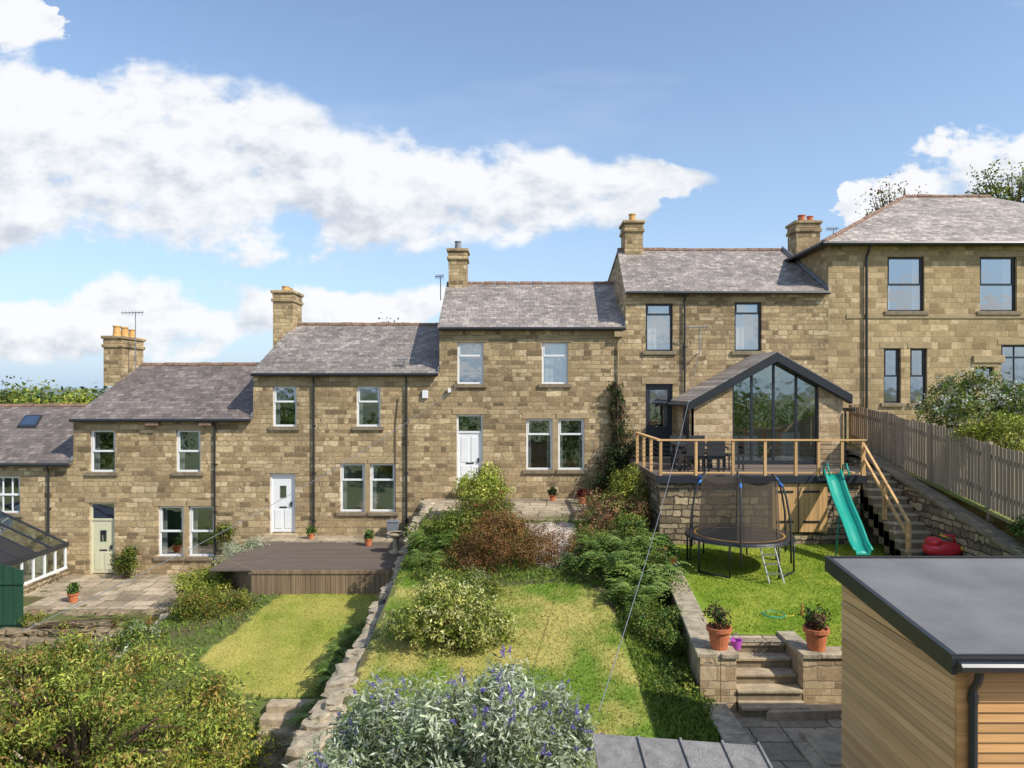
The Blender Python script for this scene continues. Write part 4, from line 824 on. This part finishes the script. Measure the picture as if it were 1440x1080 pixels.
shrub('heather_shrub',bumpy((-0.6,19.0,-3.5),(1.15,0.6,0.7),9,30),10000,0.055,G_OL+G_HEATH[:1],130,spread=0.05)
shrub('low_shrub',bumpy((-0.75,15.2,-4.28),(0.85,0.6,0.45),8,4),8500,0.045,G_OL+G_SILV[:1],14,spread=0.05)
shrub('low_shrub',bumpy((-1.75,16.2,-4.25),(0.55,0.7,0.4),7,41),5500,0.05,G_MID+G_OL,141,spread=0.05)
shrub('cream_flowering_shrub',bumpy((-1.18,12.9,-4.28),(1.02,0.88,0.82),16,5),23000,0.06,G_CREAM,15,spread=0.045)
shrub('pink_shrub',bumpy((2.75,19.6,-3.4),(1.05,0.6,0.76),10,6),11000,0.055,G_PINK,16,spread=0.05)
shrub('pink_shrub',bumpy((2.05,18.0,-3.9),(0.75,0.6,0.58),8,7),7000,0.055,G_PINK+G_OL,17,spread=0.05)
shrub('green_shrub',bumpy((3.0,18.0,-3.8),(0.65,0.85,0.65),9,71),7500,0.06,G_OL+G_MID,171,spread=0.05)
shrub('box_shrub',bumpy((1.2,16.4,-4.12),(0.44,0.4,0.4),7,8),4000,0.04,G_MID,18,spread=0.035)
shrub('green_shrub',bumpy((3.05,16.2,-4.0),(0.45,0.7,0.6),8,88),6000,0.06,G_MID+G_OL,181,spread=0.05)
shrub('wall_shrub',bumpy((2.75,13.6,-4.6),(0.6,1.0,0.62),11,9),12000,0.055,G_MID+G_OL,19,spread=0.05)
shrub('wall_shrub',bumpy((2.7,11.7,-5.05),(0.5,0.8,0.5),9,10),7000,0.055,G_MID+G_OL+G_LIME[:1],20,spread=0.05)
shrub('garden_shrub',bumpy((3.4,20.6,-3.1),(0.6,0.7,1.05),9,11),8500,0.075,G_OL+G_LIME[:2],21,spread=0.06)
shrub('climbing_ivy',[(3.55,23.85,-1.0,0.3,0.12,1.3),(3.45,23.8,0.0,0.22,0.1,0.4),(3.5,23.6,-2.6,0.75,0.35,0.85),(3.2,23.5,-3.2,0.9,0.4,0.45),(3.7,23.6,-1.9,0.45,0.25,0.8)],11000,0.075,G_DK+[c3_(86,62,44)],22,spread=0.06,base=(3.5,23.8,-3.7))
shrub('garden_shrub',bumpy((-7.7,18.2,-5.65),(1.0,0.85,0.68),11,12),12000,0.055,G_OL+[c3_(170,130,66)],23,spread=0.05)
shrub('garden_shrub',bumpy((-8.7,20.0,-5.45),(0.85,1.0,0.5),9,13),9000,0.065,G_LIME+G_OL,24,spread=0.06)
shrub('garden_shrub',bumpy((-8.9,17.0,-5.9),(0.8,0.9,0.4),9,132),7000,0.065,G_MID+G_OL+G_SILV[:1],241,spread=0.06)
shrub('lavender_shrub',bumpy((-8.4,22.2,-5.1),(0.75,0.8,0.5),8,14),6000,0.07,G_SILV,25,asp=0.22,spread=0.06)
shrub('wall_climber',[(-9.65,23.85,-4.8,0.3,0.1,0.35)],900,0.08,G_OL,26,spread=0.06)
shrub('patio_shrub',bumpy((-12.75,23.5,-5.7),(0.42,0.3,0.6),6,15),3000,0.075,G_DK+G_OL,27,spread=0.06)
shrub('ground_cover_plants',[(-10.3,17.6,-6.75,1.0,0.5,0.3),(-12.9,17.6,-6.75,1.2,0.5,0.35),(-9.8,17.0,-6.8,0.8,0.8,0.35),(-13.8,18.3,-6.7,0.7,0.5,0.4),(-13.9,17.2,-6.4,0.8,0.6,0.6)],12000,0.06,G_OL+G_LIME[:1],28,spread=0.07)
shrub('rockery_plants',[(-13.2,19.6,-6.3,0.35,0.25,0.22),(-12.0,19.3,-6.5,0.4,0.25,0.2),(-10.8,19.6,-6.35,0.4,0.25,0.22),(-9.8,19.4,-6.4,0.45,0.3,0.3),(-11.4,18.8,-6.75,0.5,0.25,0.2)],4200,0.05,G_OL+G_LIME[:2]+[c3_(170,70,60)],281,spread=0.05)
shrub('ground_cover_plants',[(-11.5,15.5,-6.9,2.2,1.2,0.4),(-8.0,14.5,-6.2,1.0,1.5,0.5),(-12.5,12.8,-6.9,2.0,1.2,0.5),(-9.6,12.4,-6.8,1.5,1.3,0.6),(-7.0,12.6,-6.5,1.0,1.0,0.5)],24000,0.075,G_OL+G_MID+G_LIME[:2],29,spread=0.08)
shrub('green_shrub',bumpy((-9.2,13.2,-6.2),(1.0,0.9,0.7),9,77),9000,0.07,G_OL+[c3_(160,90,60)],291,spread=0.07)
shrub('yellow_flower_bed',[(-5.3,12.9,-6.5,1.2,0.9,0.35),(-6.3,13.8,-6.2,1.0,0.7,0.35),(-5.0,11.6,-6.8,1.0,0.8,0.45),(-3.3,12.5,-6.5,0.4,1.0,0.4)],20000,0.06,G_OL+[c3_(225,205,70),c3_(165,175,56)],31,spread=0.06)
shrub('white_flowering_shrub',bumpy((12.75,19.8,-0.65),(1.6,1.1,1.15),16,16),19000,0.075,G_OL+G_MID+[c3_(235,235,220),c3_(235,235,220)],32,spread=0.05)
shrub('variegated_shrub',bumpy((12.1,17.2,-1.2),(1.2,0.8,0.65),10,17),10000,0.065,G_LIME+G_OL,33,spread=0.06)
shrub('garden_shrub',bumpy((10.75,14.3,-2.9),(0.25,0.9,0.4),6,18),3000,0.065,G_MID,34,spread=0.06)
def fern(name,c,R,nf,pal,seed,h=0.8):
    g=np.random.default_rng(seed); pal=np.array(pal)[:,:3]; P=[];T=[];B=[];L=[];Wd=[];Cc=[]
    for i in range(nf):
        a=g.uniform(0,2*math.pi); rr=R*g.uniform(0.7,1.1); hh=h*g.uniform(0.6,1.2); col=pal[g.integers(len(pal))]*g.uniform(0.7,1.2)
        dirv=np.array([math.cos(a),math.sin(a),0]); K=16; side=np.array([-math.sin(a),math.cos(a),0])
        for k in range(1,K+1):
            f=k/K; p=np.array(c)+dirv*rr*f+np.array([0,0,hh*(1.9*f-1.5*f*f)]); ll=0.17*R*math.sin(min(1,f*1.15)*math.pi)**0.6+0.02 if f<0.87 else 0.05*R
            for sgn in (-1,1):
                tv=side*sgn+dirv*0.35+np.array([0,0,-0.25]); tv/=np.linalg.norm(tv); P.append(p+tv*ll*0.5); T.append(tv); B.append(np.cross(tv,[0,0,1])/1.0); L.append(ll); Wd.append(rr/K*0.9); Cc.append(col*g.uniform(0.8,1.2))
    return quads(name,np.array(P),np.array(T),unit(np.array(B)),np.array(L),np.array(Wd),np.array(Cc),MLEAF)
FP=[c3_(134,160,76),c3_(158,182,100),c3_(108,136,58)]
for i,(x_,y_,R_) in enumerate(((2.75,16.6,1.0),(2.3,15.9,0.95),(2.95,15.3,0.95),(2.1,17.2,0.7),(-1.8,18.8,0.6),(-1.95,17.6,0.7),(-2.0,16.6,0.5),(2.6,14.6,0.75))): fern('fern_plant',(x_,y_,h3f(x_,y_)),R_,66,FP,40+i,h=R_*1.25)
for i,(x_,y_,R_) in enumerate(((-3.4,16.2,0.6),(-3.5,15.3,0.65),(-3.45,14.4,0.65),(-3.6,13.5,0.65),(-3.2,17.3,0.45),(-3.3,12.6,0.6))): fern('fern_plant',(x_,y_,h2f(x_,y_)),R_,60,FP,60+i,h=R_*1.3)
def potplant(x,y,z,s,pal,seed,leaf=0.08):
    p=empty('potted_plant'); b=MB(); b.lathe((x,y,z),[(0.0,0.0),(0.13*s,0),(0.17*s,0.28*s),(0.2*s,0.28*s),(0.2*s,0.34*s),(0.17*s,0.34*s),(0.16*s,0.3*s),(0,0.3*s)],18); b.obj('pot',M_POT,p)
    foliage('leaves',[(x,y,z+0.5*s,0.2*s,0.2*s,0.2*s),(x,y,z+0.38*s,0.12*s,0.12*s,0.12*s)],600,leaf,pal,seed,p,spread=0.04)
potplant(X(1010,11.9),11.85,-4.28,1.05,G_DK+[c3_(120,80,70)],70,0.06); potplant(X(1146,11.85),11.8,-4.28,1.05,G_DK+[c3_(120,80,70)],71,0.06)
potplant(X(936,17.2),17.4,-4.03,0.7,G_MID,72); potplant(X(945,16.8),16.7,-4.04,0.55,G_MID,77)
potplant(X(777,23.5),23.5,-3.62,0.6,G_DK,73); potplant(X(818,23),22.8,-3.62,0.7,[c3_(130,60,50)],74); potplant(X(518,22.5),22.5,-4.89,0.7,G_MID,75); potplant(X(436,23.3),23.4,-4.86,0.55,G_MID,78); potplant(X(100,20.8),20.9,-6.2,0.8,G_MID,76)
potplant(X(835,23.2),23.2,-3.62,0.5,G_DK,79)
b=MB()
for (px,py) in ((1118,863),(1105,866)):
    d=4.33/((py-550)/1000); cx=X(px,d); b.tube([(cx+0.14*math.cos(a),d+0.14*math.sin(a),-4.3) for a in np.linspace(0,6.283,17)],0.016,6)
b.obj('toy_hoops',M_YEL,smooth=True)
b=MB(); d=4.33/0.317; cx=X(1088,d); b.tube([(cx+0.2*math.cos(a),d+0.2*math.sin(a),-4.29) for a in np.linspace(0,6.283,21)],0.016,6); b.obj('toy_hoop',M_TEAL,smooth=True)
b=MB(); b.lathe((X(1128,13.6),13.6,-4.32),[(0.03,0),(0.045,0.08),(0.02,0.17),(0.03,0.22),(0.01,0.26)],12); b.obj('toy_skittle',M_ORNG,smooth=True)
b=MB(); b.lathe((X(1030,12.2),12.0,-4.36),[(0,0.01),(0.07,0.01),(0.1,0.16),(0.09,0.16)],14); b.tube([(X(1030,12.2)-0.1,12.0,-4.2),(X(1030,12.2),12.0,-4.08),(X(1030,12.2)+0.1,12.0,-4.2)],0.008,5); b.obj('toy_bucket',M_PURP)
# buddleia
bl=[(-1.0,7.6,-3.75,0.9,0.7,0.6),(0.0,7.6,-3.65,0.75,0.7,0.6),(-1.7,7.4,-4.1,0.6,0.6,0.5),(0.5,7.3,-3.95,0.42,0.6,0.5),(-0.5,7.0,-4.1,1.2,0.6,0.5)]
gg=random.Random(3)
for i in range(26):
    x_=gg.uniform(-1.9,0.75); bl.append((x_,gg.uniform(6.9,8.1),-3.28-0.45*((x_+0.45)/1.2)**2+gg.uniform(-0.15,0.12),gg.uniform(0.08,0.2),0.15,gg.uniform(0.15,0.3)))
bd=empty('buddleia_bush'); foliage('leaves',bl,38000,0.085,G_SILV+G_SILV+[c3_(120,140,80)],80,bd,asp=0.26,spread=0.06,shell=0.4,clump=10); stems('stems',(-0.5,7.4,-5.3),bl,70,0.02,bd)
g=np.random.default_rng(81); P=[];T=[];Cc=[];L=[]
PU=np.array([lin(120,104,190)[:3],lin(142,124,205)[:3],lin(104,88,165)[:3],lin(160,145,208)[:3]])
for i in range(125):
    l=bl[g.integers(len(bl))]; d=unit(g.normal(size=(1,3))+np.array([[0,-0.4,0.9]]))[0]; p0=np.array(l[:3])+d*np.array(l[3:6])*1.08; ax=unit((d+np.array([0,0,0.3])+g.normal(size=3)*0.5)[None])[0]; ln=g.uniform(0.06,0.14)
    for k in range(46):
        f=g.uniform(0,1); r_=0.024*(1-0.75*f); q=g.normal(size=3); q/=np.linalg.norm(q); P.append(p0+ax*ln*f+q*r_); T.append(q); Cc.append(PU[g.integers(4)]*g.uniform(0.7,1.2)); L.append(0.018)
P=np.array(P);T=unit(np.array(T)+g.normal(size=P.shape)*0.4);B=unit(np.cross(T,g.normal(size=P.shape))); quads('flower_spikes',P,T,B,np.array(L),np.array(L)*0.8,np.array(Cc),MLEAF,bd)
def tree(name,base,h,crown,n,size,pal,seed,trunk=0.15,limbs=9,**kw):
    p=empty(name); r=random.Random(seed); b=MB(); base=Vector(base); top=base+Vector((0,0,h)); b.tube([base,base.lerp(top,0.5)+Vector((r.uniform(-.1,.1),0,0)),top],[trunk,trunk*0.75,trunk*0.5],9)
    for i in range(limbs):
        l=r.choice(crown); d=Vector((r.gauss(0,1),r.gauss(0,1),r.gauss(0.2,0.8))).normalized(); e=Vector(l[:3])+Vector((d.x*l[3],d.y*l[4],d.z*l[5]))*0.85; a=base.lerp(top,r.uniform(0.55,1.0)); m_=a.lerp(e,0.5)+Vector((0,0,(e-a).length*0.12))
        b.tube([a,m_,e],[trunk*0.4,trunk*0.25,trunk*0.06],6)
        for k in range(4):
            e2=m_.lerp(e,r.uniform(0.1,0.9)); e3=e2+Vector((r.gauss(0,1),r.gauss(0,1),r.gauss(0.2,0.7)))*0.28*min(l[3:6]); b.tube([e2,e3],[trunk*0.1,trunk*0.03],5)
    b.obj('trunk_and_limbs',M_BARK,p); foliage('crown_leaves',crown,n,size,pal,seed,p,**kw); return p
AC=[c3_(166,174,72,1),c3_(140,154,60,1),c3_(190,190,96,1),c3_(110,128,50,1),c3_(92,110,44,1),c3_(172,138,78,1)]
g=random.Random(12); crown=[(-5.6,8.0,-4.4,1.2,0.8,0.35),(-4.4,8.0,-4.6,0.8,0.7,0.35),(-6.9,8.2,-4.4,0.8,0.8,0.45)]
for i in range(56):
    x_=g.uniform(-6.9,-3.45); top_=-3.14-0.4*max(0,(x_+4.6))-0.1*abs(x_+5.3); crown.append((x_,g.uniform(7.7,9.4),top_-g.uniform(0,0.9),g.uniform(0.22,0.5),g.uniform(0.2,0.45),g.uniform(0.07,0.2)))
tree('ornamental_tree',(-5.2,8.6,-7.4),3.2,crown,58000,0.062,AC,90,trunk=0.1,limbs=60,asp=0.32,droop=0.9,spread=0.06,shell=0.55,clump=18)
tree('garden_tree',(32.5,46,-3),14,[(32,46,13.4,2.2,2,1.6),(34,46,13.2,2,2,1.8),(30.6,46,12.6,1.2,1.2,0.9),(33,46,12,3,2,1.5)],2600,0.22,G_MID+G_OL,91,trunk=0.3,limbs=44,spread=0.25)
tree('garden_tree',(24,45,-3),13,[(24,45,12.2,1.2,1,1.4),(23.2,45,11.6,0.9,1,1.1),(25,45,11.8,1,1,1)],600,0.18,G_OL+G_HEATH,92,trunk=0.2,limbs=34,spread=0.3)
tree('garden_tree',(-7.6,42,-7),10.2,[(-7.3,42,3.7,0.9,0.8,0.35)],160,0.16,G_DK,93,trunk=0.15,limbs=12,spread=0.3)
g=random.Random(5); lob=[(g.uniform(-46,-25),g.uniform(43,52),g.uniform(-1.6,-0.5),g.uniform(1.0,2.0),1.5,g.uniform(0.8,1.4)) for i in range(34)]
foliage('reflection_trees',lob+[(l[0],l[1],-5,2,2,3) for l in lob],30000,0.26,G_LIME[:3]+G_OL,94,spread=0.25)
lob=[(g.uniform(-420,60),g.uniform(260,480),-6,g.uniform(8,22),8,g.uniform(3.5,6)) for i in range(80)]
foliage('reflection_trees',lob,16000,3.0,G_MID+G_DK,96,spread=2.5)
lob=[(g.uniform(-60,60),g.uniform(-32,-24),g.uniform(-7,-1.5),3.5,2.5,3) for i in range(50)]
foliage('reflection_trees',lob,12000,0.9,G_MID+G_OL,95,spread=0.8)  # unseen trees behind the camera, added so the lower windows reflect green
def blades(name,n,x0,x1,y0,y1,test,hf,cf,seed,L=0.055):
    r=np.random.default_rng(seed); P=[];Cc=[]
    xs=r.uniform(x0,x1,n); ys=r.uniform(y0,y1,n)
    for x_,y_ in zip(xs,ys):
        if test(x_,y_): P.append((x_,y_,hf(x_,y_)+L*0.35)); Cc.append(cf(x_,y_))
    P=np.array(P); Cc=np.array(Cc)*r.uniform(0.7,1.45,(len(P),1)); T=unit(r.normal(size=P.shape)*0.55+np.array([0,0,1])); B=unit(np.cross(T,r.normal(size=P.shape)))
    k=len(P); Ls=L*r.uniform(0.5,1.4,k); quads(name,P,T,B,Ls,Ls*0.28,Cc,MLEAF)
blades('grass',26000,-7,-3,14,19.6,lambda x,y:inpoly(x,y,L2),h2f,c_lawn2,1,0.035)
blades('grass',42000,-2.5,2.6,7,20.4,lambda x,y:inpoly(x,y,L3),h3f,c_lawn3,2,0.055)
blades('grass',38000,3.9,9.5,11.9,19,lambda x,y:(y>12.7 or x>5.1) and x>wl(y)+0.1,h4f,c_lawn4,3,0.045)
gk=A_(118,140,54)*0.85
blades('grass',12000,2.1,3.3,8,16,lambda x,y:True,h3f,lambda x,y:gk,4,0.13)
blades('grass',9000,-8.6,-2.95,12,24,lambda x,y:not inpoly(x,y,L2) and y<19.3,h2f,lambda x,y:gk,5,0.12)
blades('grass',9000,-2.6,3.3,15.5,20.5,lambda x,y:not inpoly(x,y,PATH) and not inpoly(x,y,L3),h3f,lambda x,y:gk,6,0.12)
blades('grass',7000,-14.8,-9,10,18.5,lambda x,y:True,h1f,lambda x,y:gk,7,0.14)
b=MB()
for i in range(6): b.box(-4.75-0.02*i+random.uniform(-.05,.05),-3.85,14.0-0.24*i-0.3,14.0-0.24*i,-6.4-0.15*i-0.2,-6.05-0.15*i)
b.obj('stone_steps',M_STEP,bevel=0.03)
print('done')
